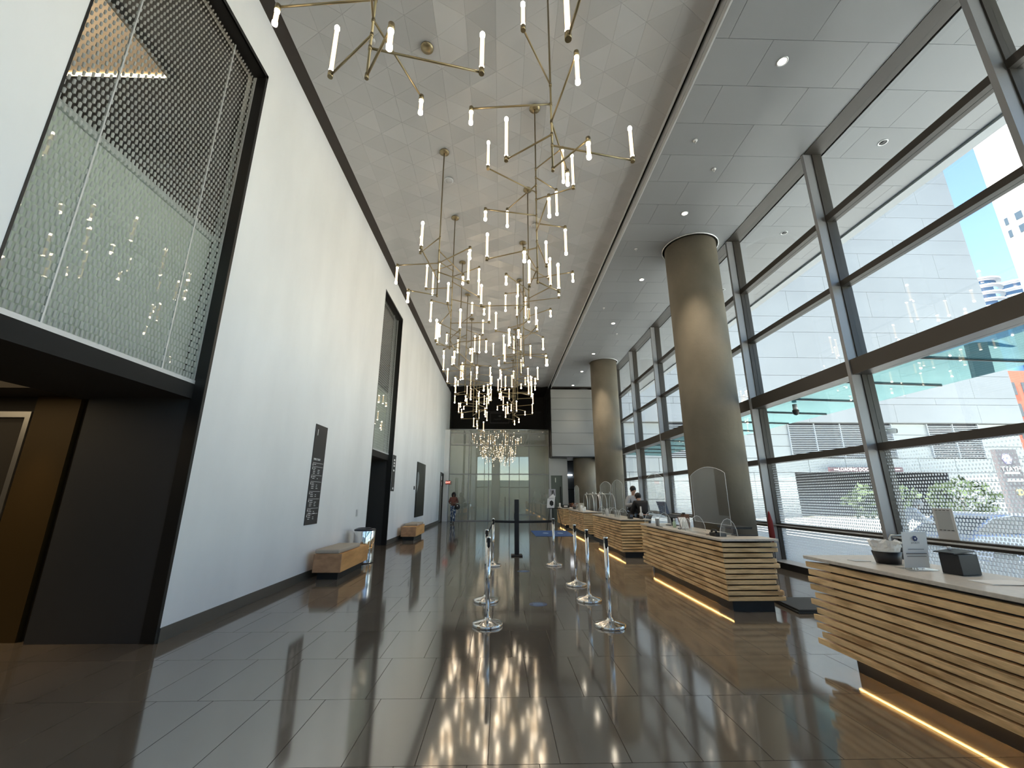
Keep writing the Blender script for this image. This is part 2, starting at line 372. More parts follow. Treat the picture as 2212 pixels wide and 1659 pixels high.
l = bpy.data.lights.new('wall_washer_lamp', 'SPOT'); l.energy = 16; l.color = (1, .68, .32); l.spot_size = R(70); l.spot_blend = .6; l.shadow_soft_size = .04
lo = bpy.data.objects.new('wall_washer_lamp', l); COL.objects.link(lo); lo.location = (-5.34, 4.85, 2.64); lo.rotation_euler = (R(-18), 0, 0)

# door_3: dark niche in the left wall, and picture panel
d = struct('door_1'); B(T, 25.24, 0, XW - .05, 26.97, 2.83).build('door_leaf', M_base, d)
MB().box(T, 25.21, 0, XW + .01, 25.27, 2.86).box(T, 26.94, 0, XW + .01, 27.0, 2.86).box(T, 25.21, 2.80, XW + .01, 27.0, 2.86).build('door_frame', M_black, d)
B(XW - .05, 25.3, 2.05, XW - .04, 26.9, 2.78).build('sign_band', M_black, d)
MB().box(XW - .04, 25.95, 2.42, XW - .03, 26.25, 2.66).build('pictogram', M_white, d)
o = MB().cyl((XW - .04, 26.1, 2.2), (XW - .028, 26.1, 2.2), .13, n=20).build('disc', M_lt, d)

# ------------------------------------------------------------------ ceiling of triangular panels
cl = struct('ceiling'); B(-3.36, -6, 8.56, 3.10, 26.86, 8.60).build('backing', M_slot, cl)
def tri_ceiling():
    cw = 6.46 / 14; st = cw * 2 / math.sqrt(3); zz = {}; n = 0; rest = MB(); tones = []
    def V(i, j):
        if (i, j) not in zz:
            x = -3.36 + i * cw; amp = .042 * max(0, min(1, (x + 2.9) / 1.6, (2.9 - x) / 1.0))
            zz[(i, j)] = Vector((x, -6 + st * (j + (.5 if i % 2 else 0)), 8.485 + random.uniform(-amp, amp)))
        return zz[(i, j)]
    jn = int(32.8 / st); tris = []
    for j in range(jn):
        for i in range(14):
            if i % 2 == 0: a = (V(i, j), V(i + 1, j), V(i, j + 1)); b = (V(i + 1, j), V(i + 1, j + 1), V(i, j + 1))
            else: a = (V(i, j), V(i + 1, j), V(i + 1, j + 1)); b = (V(i, j), V(i + 1, j + 1), V(i, j + 1))
            tris += [a, b]
    for t in tris:
        c = sum(t, Vector()) / 3; q = [c + (p - c) * .994 for p in t]
        if c.y > 4.0 and n < 298:
            m = MB().extrude([p - c for p in q], (0, 0, .02)); me = m.mesh('ceiling_panel'); me.materials.append(M_ceil)
            obj('ceiling_panel', me, cl, c); n += 1
        else: rest.extrude(q, (0, 0, .02)); tones += [random.random()] * 5
    o = rest.build('ceiling_panel', M_ceil, cl); o['kind'] = 'stuff'
    at = o.data.attributes.new('tone', 'FLOAT', 'FACE'); at.data.foreach_set('value', tones)
tri_ceiling()
tag(MB().box(3.09, -6, 8.40, 3.10, 26.8, 8.56).box(3.17, -6, 8.19, 3.20, 25.87, 8.30).box(3.185, -6, 8.30, 3.20, 25.87, 8.32).box(3.17, -6, 8.32, 3.20, 25.87, 8.50).build('trim_2', M_lt), kind='structure')

# ------------------------------------------------------------------ grey soffit, inside and outside
def soffit(name, x0, x1, widths):
    s = struct(name); B(x0, -6, 8.235, x1, 27, 8.30).build('backing', M_slot, s); me = {}
    for k in range(-4, 30):
        y0 = 4.64 + .742 * k; x = x0; i = 0; ws = widths[k % len(widths)]
        if y0 + .74 > 25.95 and x0 < 6: continue
        while x < x1 - .02:
            wd = min(ws[i % len(ws)], x1 - x); key = round(wd, 3)
            if key not in me:
                me[key] = MB().box(.003, .003, 0, wd - .003, .739, .025).mesh('soffit_panel'); me[key].materials.append(M_soff)
            obj('soffit_panel', me[key], s, (x, y0, 8.19)); x += wd; i += 1
    return s
s_in = soffit('ceiling', 3.20, 6.08, [(.90, 1.48, .5), (.5, 1.48, .9), (1.48, 1.4), (.2, 1.3, 1.38)])
s_out = soffit('ceiling', 6.50, 9.05, [(1.48, 1.07), (.74, 1.48, .33), (.4, 1.48, .67)])
MB().box(9.05, -6, 8.14, 9.30, 27.2, 8.60).build('fascia', M_fas, s_out)
tag(MB().box(6.06, -6, 8.19, 6.085, 25.87, 8.30).build('trim_3', M_lt), kind='structure')

# ------------------------------------------------------------------ curtain wall, one window per bay
def bay(n, y0):
    s = struct('window_%d' % n); y1 = y0 + 2.98; a, b = y0 + .04, y1 - .04
    B(6.08, y0 - .035, 0, 6.25, y0 + .035, 8.19).build('mullion', M_fin, s)
    B(6.25, y0 - .055, 0, 6.44, y0 + .055, 8.19).build('mullion_frame', M_bronze, s)
    B(6.09, a, 8.18, 6.45, b, 8.30).build('head_frame', M_bronze, s)
    for z0, z1, xn, m in ((6.60, 6.73, 6.24, M_bronze), (5.22, 5.33, 6.24, M_bronze), (3.53, 3.80, 6.10, M_bronze), (2.22, 2.34, 6.24, M_bronze), (.81, .90, 6.24, M_bronze)):
        B(xn, a, z0, 6.42, b, z1).build('transom', m, s)
    zs = (.13, .81, .90, 2.22, 2.34, 3.53, 3.80, 5.22, 5.33, 6.60, 6.73, 8.18)
    for i in range(6):
        m = (M_frit2, M_frit, M_glass, M_glass, M_glass, M_glass)[i]
        B(6.335, a + .015, zs[2 * i], 6.347, b - .015, zs[2 * i + 1]).build('pane', m, s)
    MB().box(6.16, a, .855, 6.20, b, .875).box(6.20, a + .55, .85, 6.25, a + .60, .87).box(6.20, b - .6, .85, 6.25, b - .55, .87).build('guard_rail', M_lt, s)
    B(5.98, a, 0, 6.40, b, .125).build('sill_box', M_black, s); B(5.985, a, .125, 6.33, b, .132).build('sill', M_lt, s)
    return s
for k in range(-3, 8): bay(k + 6, 3.85 + 2.98 * k)
tag(MB().box(6.0, 27.6, 0, 6.5, 31, 8.8).box(6.08, -6.2, 0, 6.45, -5.2, 8.8).build('wall_right', M_gwall), kind='structure')

# front end behind the viewer: wall with two glazed openings
s = struct('wall_front'); wf = MB()
for x0, x1, z0, z1 in ((-3.9, -3.4, 0, 8.9), (-1.3, -.2, 0, 8.9), (3.9, 6.4, 0, 8.9), (-3.4, 3.9, 6.9, 8.9)): wf.box(x0, -6.3, z0, x1, -6.0, z1)
wf.build('masonry', M_gwall, s)
for x0, x1 in ((-3.4, -1.3), (-.2, 3.9)):
    n = 2 if x1 < 0 else 3; dx = (x1 - x0) / n
    for i in range(n + 1): B(x0 + i * dx - .04, -6.22, 0, x0 + i * dx + .04, -6.08, 6.9).build('mullion', M_bronze, s)
    for z in (2.6, 4.4, 6.85): B(x0, -6.2, z, x1, -6.1, z + .12).build('transom', M_bronze, s)
    for i in range(n):
        B(x0 + i * dx + .04, -6.16, 0, x0 + (i + 1) * dx - .04, -6.15, 3.6).build('pane', M_dimglass, s)
        B(x0 + i * dx + .04, -6.16, 3.6, x0 + (i + 1) * dx - .04, -6.15, 6.9).build('pane', M_glass, s)

# ------------------------------------------------------------------ far end
s = struct('wall_back')
px = (-3.27, -2.05, -.79, .51, 1.77, 3.04)
for i in range(5):
    for z0, z1 in ((.04, 2.78), (2.84, 4.60), (4.66, 5.38), (5.42, 5.62)):
        B(px[i] + .02, YE, z0, px[i + 1] - .02, YE + .012, z1).build('pane', M_farg, s)
for i, x in enumerate(px): B(x - .03, YE + .02, 0, x + .03, YE + .12, 5.60).build('post', M_fin, s)
for z in (.0, 2.79, 4.61, 5.38): B(px[0], YE - .005, z, px[5], YE + .03, z + .045).build('rail', M_fin, s)
MB().cyl((px[0] - .1, YE - .02, 5.64), (px[5], YE - .02, 5.64), .03).build('top_rail', M_steel, s)
B(-3.59, YE + .55, 0, 3.1, YE + .65, 4.75).build('inner_wall', M_backw, s)
B(-3.59, YE + .5, 4.7, 3.1, 31, 4.8).build('gallery_floor', M_gwall, s)
MB().box(-3.59, 30, 4.8, 3.2, 30.1, 8.8).box(-3.58, 28.7, 0, -3.5, 31, 8.8).box(3.12, YE + .1, 3.8, 3.2, 31, 8.8).box(-3.9, 26.86, 8.56, 3.2, 31, 8.62).build('gallery_wall', M_blackw, s)
B(-3.4, 29.96, 7.43, 2.9, 30.0, 7.47).build('trim', M_char, s)
MB().box(-3.59, 26.6, 0, -3.30, 28.7, 5.6).build('return_wall', M_wall, s)
wr = MB().box(3.04, YE, 0, 3.14, YE + .1, 3.82).box(3.14, YE, 2.74, 3.86, YE + .1, 3.82).box(3.86, YE, 0, 4.20, YE + .1, 3.82).build('grey_wall', M_gwall, s)
dd = struct('door_2'); B(3.14, YE + .03, 0, 3.86, YE + .05, 2.74).build('door_leaf', mat('green grey glass door', (.13, .15, .13), .2), dd)
MB().box(3.70, YE - .05, .75, 3.76, YE - .02, 2.05).box(3.71, YE - .03, .9, 3.75, YE + .04, .95).box(3.71, YE - .03, 1.8, 3.75, YE + .04, 1.85).build('door_handle', M_black, dd)
MB().box(3.40, YE - .005, 2.32, 3.45, YE + .03, 2.60).build('door_label', M_green, dd)
# dark room to the side of the grey wall
MB().box(4.2, 30.5, 0, 6.4, 30.6, 3.9).box(4.12, YE + .1, 0, 4.2, 30.6, 3.9).build('side_room', mat('slate wall', (.10, .115, .13), .7), s)
MB().box(4.25, 30.40, 2.9, 5.1, 30.45, 2.98).build('strip_lamp', lamp('cool strip', (.9, .95, 1), 2.5), s)
MB().box(4.25, 30.42, 1.9, 5.3, 30.47, 1.98).build('dado', M_black, s)
# bulkhead box of grey panels
s = struct('wall_bulkhead'); B(3.16, 25.90, 3.86, 6.05, 28.5, 8.15).build('core', M_blackw, s)
zz = (3.82, 4.59, 5.31, 6.08, 6.82, 7.55, 8.12)
for i in range(6):
    B(3.14, 25.87, zz[i] + .008, 6.06, 25.90, zz[i + 1] - .008).build('wall_panel', M_bulk, s)
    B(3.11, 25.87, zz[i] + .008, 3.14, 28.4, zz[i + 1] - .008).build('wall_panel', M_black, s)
B(3.12, 25.87, 3.80, 6.06, 28.4, 3.85).build('underside', M_char, s)

# columns
def column(x, y, r, lab, zt=8.3):
    c = thing('concrete_column', lab, 'column', (x, y, 0), None)
    MB().lathe([(r, 0), (r, zt)], (x, y, 0), 64).build('shaft', M_conc, c)
    MB().lathe([(r + .055, 8.17), (r + .055, 8.19), (r + .075, 8.19), (r + .075, 8.17)], (x, y, 0), 64).build('collar', M_lt, c)
    MB().lathe([(r + .055, 8.185), (r - .02, 8.185)], (x, y, 0), 64).build('gap_shade_disc', M_black, c)  # black disc stands in for the shade of the open reveal
column(5.23, 10.13, .665, 'thick round concrete column behind the counter with the large clear screen')
column(5.25, 20.45, .665, 'round concrete column farther down the window wall, beside the luggage carts')
column(5.30, 26.75, .70, 'round concrete column in shade under the grey panelled bulkhead', 3.9)

# ------------------------------------------------------------------ ceiling fittings
def downlight(x, y, z, lab, lit=True, power=0):
    t = thing('downlight', lab, 'downlight', (x, y, z), 'recessed downlights in the grey soffit' if z < 8.3 and x < 6 else None)
    MB().lathe([(.085, 0), (.085, -.006), (.062, -.006), (.062, 0)], (x, y, z), 20).build('ring', M_lt, t)
    MB().lathe([(.06, -.002), (.06, .0)], (x, y, z), 20).build('lens', M_down if lit else M_plast, t)
    if power:
        l = bpy.data.lights.new('downlight_beam', 'SPOT'); l.energy = power; l.spot_size = R(64); l.spot_blend = .9; l.color = (1, .88, .7); l.shadow_soft_size = .05
        o = bpy.data.objects.new('downlight_beam', l); COL.objects.link(o); o.parent = t; o.location = (0, 0, -.03)
for i, (x, y) in enumerate([(4.44, 4.96), (4.46, 8.66), (4.46, 11.9), (4.46, 15.4), (4.46, 19.1), (4.46, 22.1), (4.46, 25.1)]):
    downlight(x, y, 8.19, ('first', 'second', 'third', 'fourth', 'fifth', 'sixth', 'last')[i] + ' lit downlight in the grey soffit, counting from the viewer', True, 130 if i < 6 else 40)
for i, (x, y) in enumerate([(7.44, 6.46), (7.41, 9.36), (7.4, 12.5)]):
    downlight(x, y, 8.19, 'unlit ring downlight in the outdoor soffit, ' + ('over the canopy nearest the viewer', 'second one along', 'third one along')[i], False)
for i, (x, y, r_, z) in enumerate([(-1.24, 8.0, .10, 8.455), (.85, 9.6, .10, 8.455), (-2.1, 5.0, .06, 8.455)]):
    t = thing('ceiling_speaker', ('round pale speaker grille in the ceiling between the two rows of chandeliers', 'round pale speaker grille in the ceiling near the grey soffit', 'small pale disc in the ceiling near the white wall')[i], 'ceiling speaker', (x, y, z))
    MB().lathe([(r_, 0), (r_, -.012), (r_ * .85, -.015)], (x, y, z), 24).build('rim', M_lt, t)
    MB().lathe([(r_ * .84, -.013), (r_ * .84, -.018)], (x, y, z), 24).build('grille', M_ceil, t)
for i, (x, y) in enumerate([(3.74, 6.51), (4.47, 7.23), (3.74, 10.2), (3.74, 14.0), (4.9, 16.5)]):
    t = thing('sprinkler', 'small white sprinkler rose in the grey soffit, ' + ('beside the first downlight', 'between the first two downlights', 'beside the second downlight', 'before the fourth downlight', 'near the tall windows')[i], 'sprinkler', (x, y, 8.19))
    MB().lathe([(.045, 0), (.04, -.01), (.015, -.02)], (x, y, 8.19), 16).build('rose', M_white, t)
    MB().cyl((x, y, 8.17), (x, y, 8.13), .012, n=8).build('head', M_steel, t)

# ------------------------------------------------------------------ chandeliers
ARMS1 = [(6.41, .73, 239.6, .38), (6.11, .98, 174.8, -.22), (5.84, .82, 281.3, -.38), (5.84, .84, 68.3, -.22), (5.65, .67, 143.5, .66), (5.49, 1.04, 11.1, .50), (5.16, .53, 308, -.23)]
ARMS2 = [(7.10, .62, -49, -.67), (6.92, .50, 36.9, -.52), (6.76, .82, 127, -.37), (6.61, .98, 212.9, .52), (6.46, .67, -27, .66), (6.14, .88, 189, -.20), (5.98, .51, 10.2, -.52),
         (5.84, .86, -82.6, -.36), (5.63, .80, 72.3, .51), (5.51, .93, 156.4, .51), (5.12, .60, 99, .50), (5.08, .67, 248, -.21), (4.88, .51, 39.7, .52)]
def chandelier_proto(arms, zb):
    c = empty('chandelier'); Z = 8.46
    MB().lathe([(.0, .0), (.10, 0), (.10, -.02), (.02, -.035)], (0, 0, 0), 24).build('canopy', M_brass, c)
    zs = sorted({a[0] for a in arms}, reverse=True)
    MB().cyl((0, 0, -.02), (0, 0, zb - Z - .02), .0125, n=10).build('stem', M_brass, c)
    MB().cyl((0, 0, zb - Z - .035), (0, 0, zb - Z + .02), .019, n=10).build('stem_end', M_brass, c)
    for z, L, az, h in arms:
        dx, dy = math.cos(R(az)), math.sin(R(az)); zz = z - Z; e = (L * dx, L * dy)
        a = MB().cyl((0, 0, zz), (e[0], e[1], zz), .0115, n=8).cyl((0, 0, zz - .022), (0, 0, zz + .022), .018, n=10).build('arm', M_brass, c)
        sg = 1 if h > 0 else -1
        MB().cyl((e[0], e[1], zz - .022 * sg), (e[0], e[1], zz + .045 * sg), .027, n=12).build('socket', M_brass, a)
        MB().cyl((e[0], e[1], zz + .045 * sg), (e[0], e[1], zz + h - .03 * sg), .0215, n=12).build('tube', M_tube, c)
        k = MB().lathe([(.019, -.028), (.0255, -.02), (.0255, .012), (.018, .026)], (e[0], e[1], zz + h - .01 * sg), 12)
        k.build('bright_end', M_tubec, c)
        MB().lathe([(.0235, -.012), (.0235, .012)], (e[0], e[1], zz + .058 * sg), 12).build('bright_end', M_tubec, c)
    return c
def base_angle(seq, k): return seq[k % len(seq)]
P1 = chandelier_proto(ARMS1, 5.16); P2 = chandelier_proto(ARMS2, 4.88)
spots = []   # x, y, kind, rotation
for i, (k, rz) in enumerate([(1, 0), (None, 0), (1, -108), (2, 199), (1, 62), (2, 95), (1, -50), (2, 250), (1, 140), (2, 20)]):
    if k: spots.append((-1.24, 2.94 + 2.13 * i if i < 2 else 7.2 + 2.135 * (i - 2), k, rz, 'row by the white wall', i))
for i, (k, rz) in enumerate([(2, 60), (1, 0), (2, 0), (1, 165), (2, 130), (1, 75), (2, 305), (1, 215), (2, 180), (1, 330)]):
    spots.append((.575, 1.87 + 2.13 * i, k, rz, 'row nearer the windows', i))
ORD = ('first', 'second', 'third', 'fourth', 'fifth', 'sixth', 'seventh', 'eighth', 'ninth', 'tenth')
used = {1: False, 2: False}; cnt = {}
for x, y, k, rz, row, i in spots:
    cnt[row] = cnt.get(row, 0) + 1
    lab = 'brass chandelier with %s lit tubes, %s in the %s' % ('seven' if k == 1 else 'thirteen', ORD[cnt[row] - 1], row)
    p = P1 if k == 1 else P2
    if not used[k]: o = p; used[k] = True; o.location = (x, y, 8.46); o.rotation_euler = (0, 0, R(rz))
    else: o = dup(p, (x, y, 8.46), R(rz))
    tag(o, lab, 'chandelier', 'brass chandeliers with glowing glass tubes')
t = MB().lathe([(.0, .0), (.10, 0), (.10, -.02), (.02, -.035)], (-1.24, 5.09, 8.46), 24).build('ceiling_rose', M_brass); tag(t, 'bare round brass ceiling plate with no chandelier hanging from it', 'ceiling plate')

# ------------------------------------------------------------------ slatted counters
def slat_front(x, y0, y1, z0, z1, dep, cut0, cut1):
    p = [(x, y0, z0), (x + dep, y0 + cut0, z0), (x + dep, y1 - cut1, z0), (x, y1, z0)]
    return MB().extrude(p, (0, 0, z1 - z0))
def counter(ya, yb, lab, near=True):
    t = thing('reception_counter', lab, 'counter', (3.4, (ya + yb) / 2, 0), 'slatted timber reception counters'); X = 3.03; XR = 3.80
    B(X + .12, ya + .12, .0, X + .52, yb - .28, .12).build('plinth', M_plast, t)
    if near: B(X + .10, ya + .10, 0, XR - .1, ya + .5, .14).build('plinth_end', M_plast, t)
    MB().box(X + .045, ya + .045, .14, X + .55, yb - .26, .89).box(X + .045, ya + .045, .14, XR - .06, ya + .40, .89).build('core', M_black, t)
    if near: MB().extrude([(X - .015, ya - .015, .89), (XR + .02, ya - .015, .89), (XR + .02, ya + .42, .89), (X + .62, ya + .46, .89), (X + .62, yb - .02, .89), (X - .015, yb - .02, .89)], (0, 0, .03)).build('countertop', M_top, t, .004)
    else: B(X - .015, ya, .89, X + .72, yb, .92).build('countertop', M_top, t, .004)
    led = MB().box(X + .095, ya + .12, .127, X + .107, yb - .28, .133).build('led_strip', M_led, t)
    for i in range(11):
        z = .142 + i * .0675; jit = random.uniform(-.05, .05); jx = random.uniform(-.055, .045)
        slat_front(X, ya, yb - .02 + jit, z, z + .050, .10, .10 if near else 0, .14).build('slat', M_wy, t, .004)
        if near:
            MB().extrude([(X, ya, z), (XR + jx - .05, ya, z), (XR + jx - .02, ya + .02, z), (XR + jx, ya + .10, z), (X + .10, ya + .10, z)], (0, 0, .050)).build('slat', M_wx, t, .004)
    return t
counter(.2, 4.38, 'slatted timber counter nearest the viewer, holding the white tissue and the black box', False)
counter(6.00, 9.42, 'slatted timber counter with the largest clear arched screen')
counter(11.0, 14.35, 'slatted timber counter in front of the two standing men')
counter(15.95, 19.4, 'slatted timber counter with the glass jars and a narrow clear screen')
counter(21.0, 23.4, 'farthest slatted timber counter, behind the easel')

# ------------------------------------------------------------------ stanchions and belts
def stanchion_proto():
    c = empty('queue_post')
    MB().lathe([(.0, 0), (.18, 0), (.183, .008), (.183, .026), (.172, .034), (.06, .062), (.036, .075), (.034, .09)], (0, 0, 0), 40).build('base', M_chrome, c)
    MB().cyl((0, 0, .07), (0, 0, .93), .0275, n=24).build('pole', M_chrome, c)
    MB().lathe([(.0285, .93), (.0285, .99), (.026, .998), (.005, 1.0)], (0, 0, 0), 24).build('head', M_chrome, c)
    B(-.018, -.033, .885, .018, -.02, .985).build('belt_slot', M_belt, c)
    return c
SP = [(-.15, 5.54, 'front one on the white wall side'), (-.21, 6.71, 'middle one on the white wall side'), (-.17, 9.94, 'far one on the white wall side'),
      (1.195, 9.97, 'far one by the blue mat'), (1.315, 7.82, 'third from the viewer on the counter side'), (1.31, 6.71, 'second from the viewer on the counter side'), (1.305, 5.47, 'front one on the counter side')]
pr = stanchion_proto()
for i, (x, y, l_) in enumerate(SP):
    o = pr if i == 0 else dup(pr, (x, y, 0), 0)
    o.location = (x, y, 0); tag(o, 'polished steel queue post with round base, ' + l_, 'queue post', 'polished steel queue posts')
def belt(a, b, lab):
    a = Vector((a[0], a[1], 0)); b = Vector((b[0], b[1], 0)); d = (b - a).normalized(); n_ = Vector((-d.y, d.x, 0)) * .0015
    a += d * .032; b -= d * .032; m = MB(); N = 10; v = []
    for i in range(N + 1):
        p = a.lerp(b, i / N); sag = -.012 * 4 * (i / N) * (1 - i / N)
        for sx, z in ((1, .905), (1, .955), (-1, .955), (-1, .905)): v.append(p + n_ * sx + Vector((0, 0, z + sag)))
    f = []
    for i in range(N):
        for k in range(4): f.append((4 * i + k, 4 * i + (k + 1) % 4, 4 * i + 4 + (k + 1) % 4, 4 * i + 4 + k))
    f += [(3, 2, 1, 0), (4 * N, 4 * N + 1, 4 * N + 2, 4 * N + 3)]
    tag(m.add(v, f).build('queue_belt', M_belt), lab, 'belt', 'black belts between the queue posts')
belt(SP[0], SP[1], 'black belt between the front two posts on the white wall side')
belt(SP[1], SP[2], 'black belt running back to the far post on the white wall side')
belt(SP[2], SP[3], 'black belt stretched across the end of the queue lane')
belt(SP[4], SP[5], 'black belt between the third and second posts on the counter side')
belt(SP[5], SP[6], 'black belt between the front two posts on the counter side')
t = thing('sign_totem', 'tall slim black totem standing behind the queue belt', 'totem', (.415, 11.47, 0))
B(.27, 11.32, 0, .56, 11.62, .035).build('base', M_plast, t, .01); B(.355, 11.44, .035, .475, 11.50, 1.40).build('panel', M_plast, t, .005); B(.345, 11.445, .9, .357, 11.495, 1.05).build('bracket', M_plast, t)

# ------------------------------------------------------------------ benches and bin
def bench(y0, y1, c0, c1, lab):
    t = thing('timber_bench', lab, 'bench', (-3.19, (y0 + y1) / 2, 0))
    B(-3.40, y0 + .12, 0, -3.02, y1 - .12, .13).build('base', M_black, t)
    B(-3.45, y0 + .02, .13, -2.94, y1, .45).build('timber_block', M_bench, t, .006)
    B(-3.45, y0, .13, -2.94, y0 + .022, .45).build('end_grain', M_bench_end, t, .004)
    B(-3.44, c0, .452, -2.98, c1, .53).build('cushion', M_cush, t, .025)
bench(8.33, 9.95, 8.34, 9.50, 'honey timber bench with taupe cushion, beside the steel bin')
bench(15.3, 17.0, 15.75, 16.95, 'honey timber bench with taupe cushion, beyond the second dark opening')
t = thing('waste_bin', 'round polished steel waste bin with dark lid behind the bench', 'waste bin', (-3.19, 10.42, 0))
MB().lathe([(.235, .01), (.24, .03), (.24, .70), (.236, .71)], (-3.19, 10.42, 0), 36).build('body', M_chrome, t)
MB().lathe([(.225, 0), (.225, .02)], (-3.19, 10.42, 0), 24).build('foot', M_black, t)
MB().lathe([(.243, .71), (.243, .735), (.17, .765), (.13, .74), (.01, .735)], (-3.19, 10.42, 0), 36).build('lid', mat('dark blue lid', (.03, .035, .05), .2), t)

# ------------------------------------------------------------------ signs on the white wall
X0 = XW + .014
t = thing('directory_sign', 'tall black directory board with a white number one, above the bench', 'sign', (XW, 8.34, .97))
B(XW, 8.07, .97, X0, 8.61, 2.84).build('board', mat('charcoal board', (.03, .03, .032), .5), t)
RW = (PI / 2, 0, PI / 2)
text('1', .17, M_white, t, (X0 + .003, 8.17, 2.68), RW)
text('DIRECTORY', .055, M_white, t, (X0 + .003, 8.27, 2.17), RW)
rows = [(2.10, 1), (2.03, 4), (1.87, 2), (1.75, 4), (1.57, 3), (1.43, 4), (1.26, 3), (1.16, 3)]
ru = MB(); tx = MB()
for z, n in rows:
    ru.box(X0, 8.11, z, X0 + .002, 8.57, z + .006); tx.box(X0, 8.11, z - .05, X0 + .002, 8.13, z - .012)
    for i in range(n):
        L = random.uniform(.07, .13); zz = z - .02 - i * .032
        tx.box(X0, 8.16, zz - .010, X0 + .002, 8.16 + L, zz)
        if n > 1 and i > 0: tx.box(X0, 8.36, zz - .010, X0 + .002, 8.36 + random.uniform(.04, .09), zz)
ru.build('rule', M_white, t)['kind'] = 'stuff'; tx.build('text_line', M_white, t)['kind'] = 'stuff'
t = thing('wall_sign', 'narrow black sign strip mounted just past the second dark opening', 'sign', (XW, 14.23, 1.64))
B(XW, 14.05, 1.64, X0, 14.42, 2.81).build('board', M_char, t)
m = MB()
for z in (2.62, 2.52, 2.43, 2.28): m.box(X0, 14.14, z, X0 + .003, 14.30, z + .055)
m.box(X0, 14.18, 1.70, X0 + .003, 14.30, 1.76); m.build('lettering', M_white, t)
t = thing('picture_panel', 'tall black picture panel with a grey oval figure, on the white wall', 'picture', (XW, 19.07, .63))
B(XW, 18.12, .63, XW + .04, 20.02, 2.90).build('panel', M_black, t)
MB().extrude([(XW + .041, 18.13, 2.45), (XW + .041, 18.35, 2.50), (XW + .041, 18.52, 2.38), (XW + .041, 18.56, 2.2), (XW + .041, 18.48, 1.95), (XW + .041, 18.30, 1.75), (XW + .041, 18.13, 1.6)], (.003, 0, 0)).build('figure', mat('grey print', (.30, .32, .32), .6), t)
t = B(XW, 17.70, 1.74, XW + .02, 17.86, 1.88).build('thermostat', M_char); tag(t, 'small dark square control on the wall next to the picture panel', 'wall control')
t = B(XW, 10.87, 1.0, XW + .012, 10.98, 1.16).build('socket_plate', M_lt); tag(t, 'small pale socket plate on the white wall above the bin', 'socket plate')
t = thing('exit_sign', 'red illuminated exit sign above the walking woman', 'exit sign', (-3.30, 26.4, 2.2))
B(-3.42, 26.40, 2.18, -3.12, 26.44, 2.40).build('housing', mat('exit sign red', (.50, .03, .02), .5), t); text('EXIT', .15, lamp('lit letters', (1, .6, .5), .5), t, (-3.27, 26.39, 2.29), (PI / 2, 0, 0))
t = thing('door_pull', 'slim vertical pull handle beside the far dark door', 'handle', (XW + .05, 27.6, .8))
MB().cyl((XW + .06, 27.5, .85), (XW + .06, 27.5, 1.75), .015).build('bar', M_fin, t); MB().cyl((XW, 27.5, 1.0), (XW + .06, 27.5, 1.0), .01).cyl((XW, 27.5, 1.6), (XW + .06, 27.5, 1.6), .01).build('bracket', M_fin, t)
t = thing('framed_sign', 'faint outlined sign on the black wall above the far glass screen', 'sign', (-.13, 29.95, 6.6))
m = MB()
for a in ((-.83, 6.60, .56, 6.63), (-.83, 7.33, .56, 7.36), (-.83, 6.6, -.80, 7.36), (.53, 6.6, .56, 7.36)): m.box(a[0], 29.93, a[1], a[2], 29.96, a[3])
m.build('frame', mat('dim metal', (.10, .10, .10), .5), t)
MB().extrude([(-.13 + .11 * math.cos(k * PI / 3), 29.94, 7.12 + .07 * math.sin(k * PI / 3)) for k in range(6)], (0, .02, 0)).build('emblem', bpy.data.materials['dim metal'], t)
text('MARKET', .14, bpy.data.materials['dim metal'], t, (-.3, 29.94, 6.88), (PI / 2, 0, 0))

# ------------------------------------------------------------------ things on the counters
ZC = .921
def arch(y0, y1, h, side, x, z0=ZC, n=18, lift=.16):
    p = [(x, y0, z0 + lift), (x, y1, z0 + lift), (x, y1, z0 + side)]
    for i in range(1, n):
        a = i / n; p.append((x, y1 + (y0 - y1) * a, z0 + side + (h - side) * math.sin(PI * a) ** .8))
    p.append((x, y0, z0 + side)); return p
def shield(x, y0, y1, h, side, lab):
    t = thing('clear_screen', lab, 'protective screen', (x, (y0 + y1) / 2, ZC), 'clear arched counter screens')
    p = arch(y0, y1, h, side, x); MB().extrude(p, (.006, 0, 0)).build('sheet', M_acr, t)
    MB().tube([Vector(q) + Vector((.003, 0, 0)) for q in p + [p[0]]], .0035, 6).build('edge', M_acre, t)
    for yy in (y0 + .09, y1 - .09):
        f = [(x - .13, yy, ZC)] + [(x + .13 * math.cos(PI - a * PI / 8), yy, ZC + .25 * math.sin(a * PI / 8)) for a in range(1, 8)] + [(x + .13, yy, ZC)]
        MB().extrude(f, (0, .006, 0)).build('foot', M_acr, t); MB().tube([Vector(q) + Vector((0, .003, 0)) for q in f], .0035, 6).build('foot_edge', M_acre, t)
shield(3.30, 6.20, 7.36, 1.02, .90, 'largest clear arched screen, on the second counter in front of the round column')
shield(3.22, 8.42, 9.40, 1.03, .92, 'clear arched screen at the far end of the second counter, by the laptop')
shield(3.20, 11.25, 12.30, 1.00, .88, 'clear arched screen on the third counter, beside the standing men')
shield(3.20, 12.42, 13.80, 1.00, .88, 'clear arched screen on the third counter, at its far end')
shield(3.20, 17.6, 18.7, 1.00, .88, 'clear arched screen on the fourth counter, by the dried flowers')
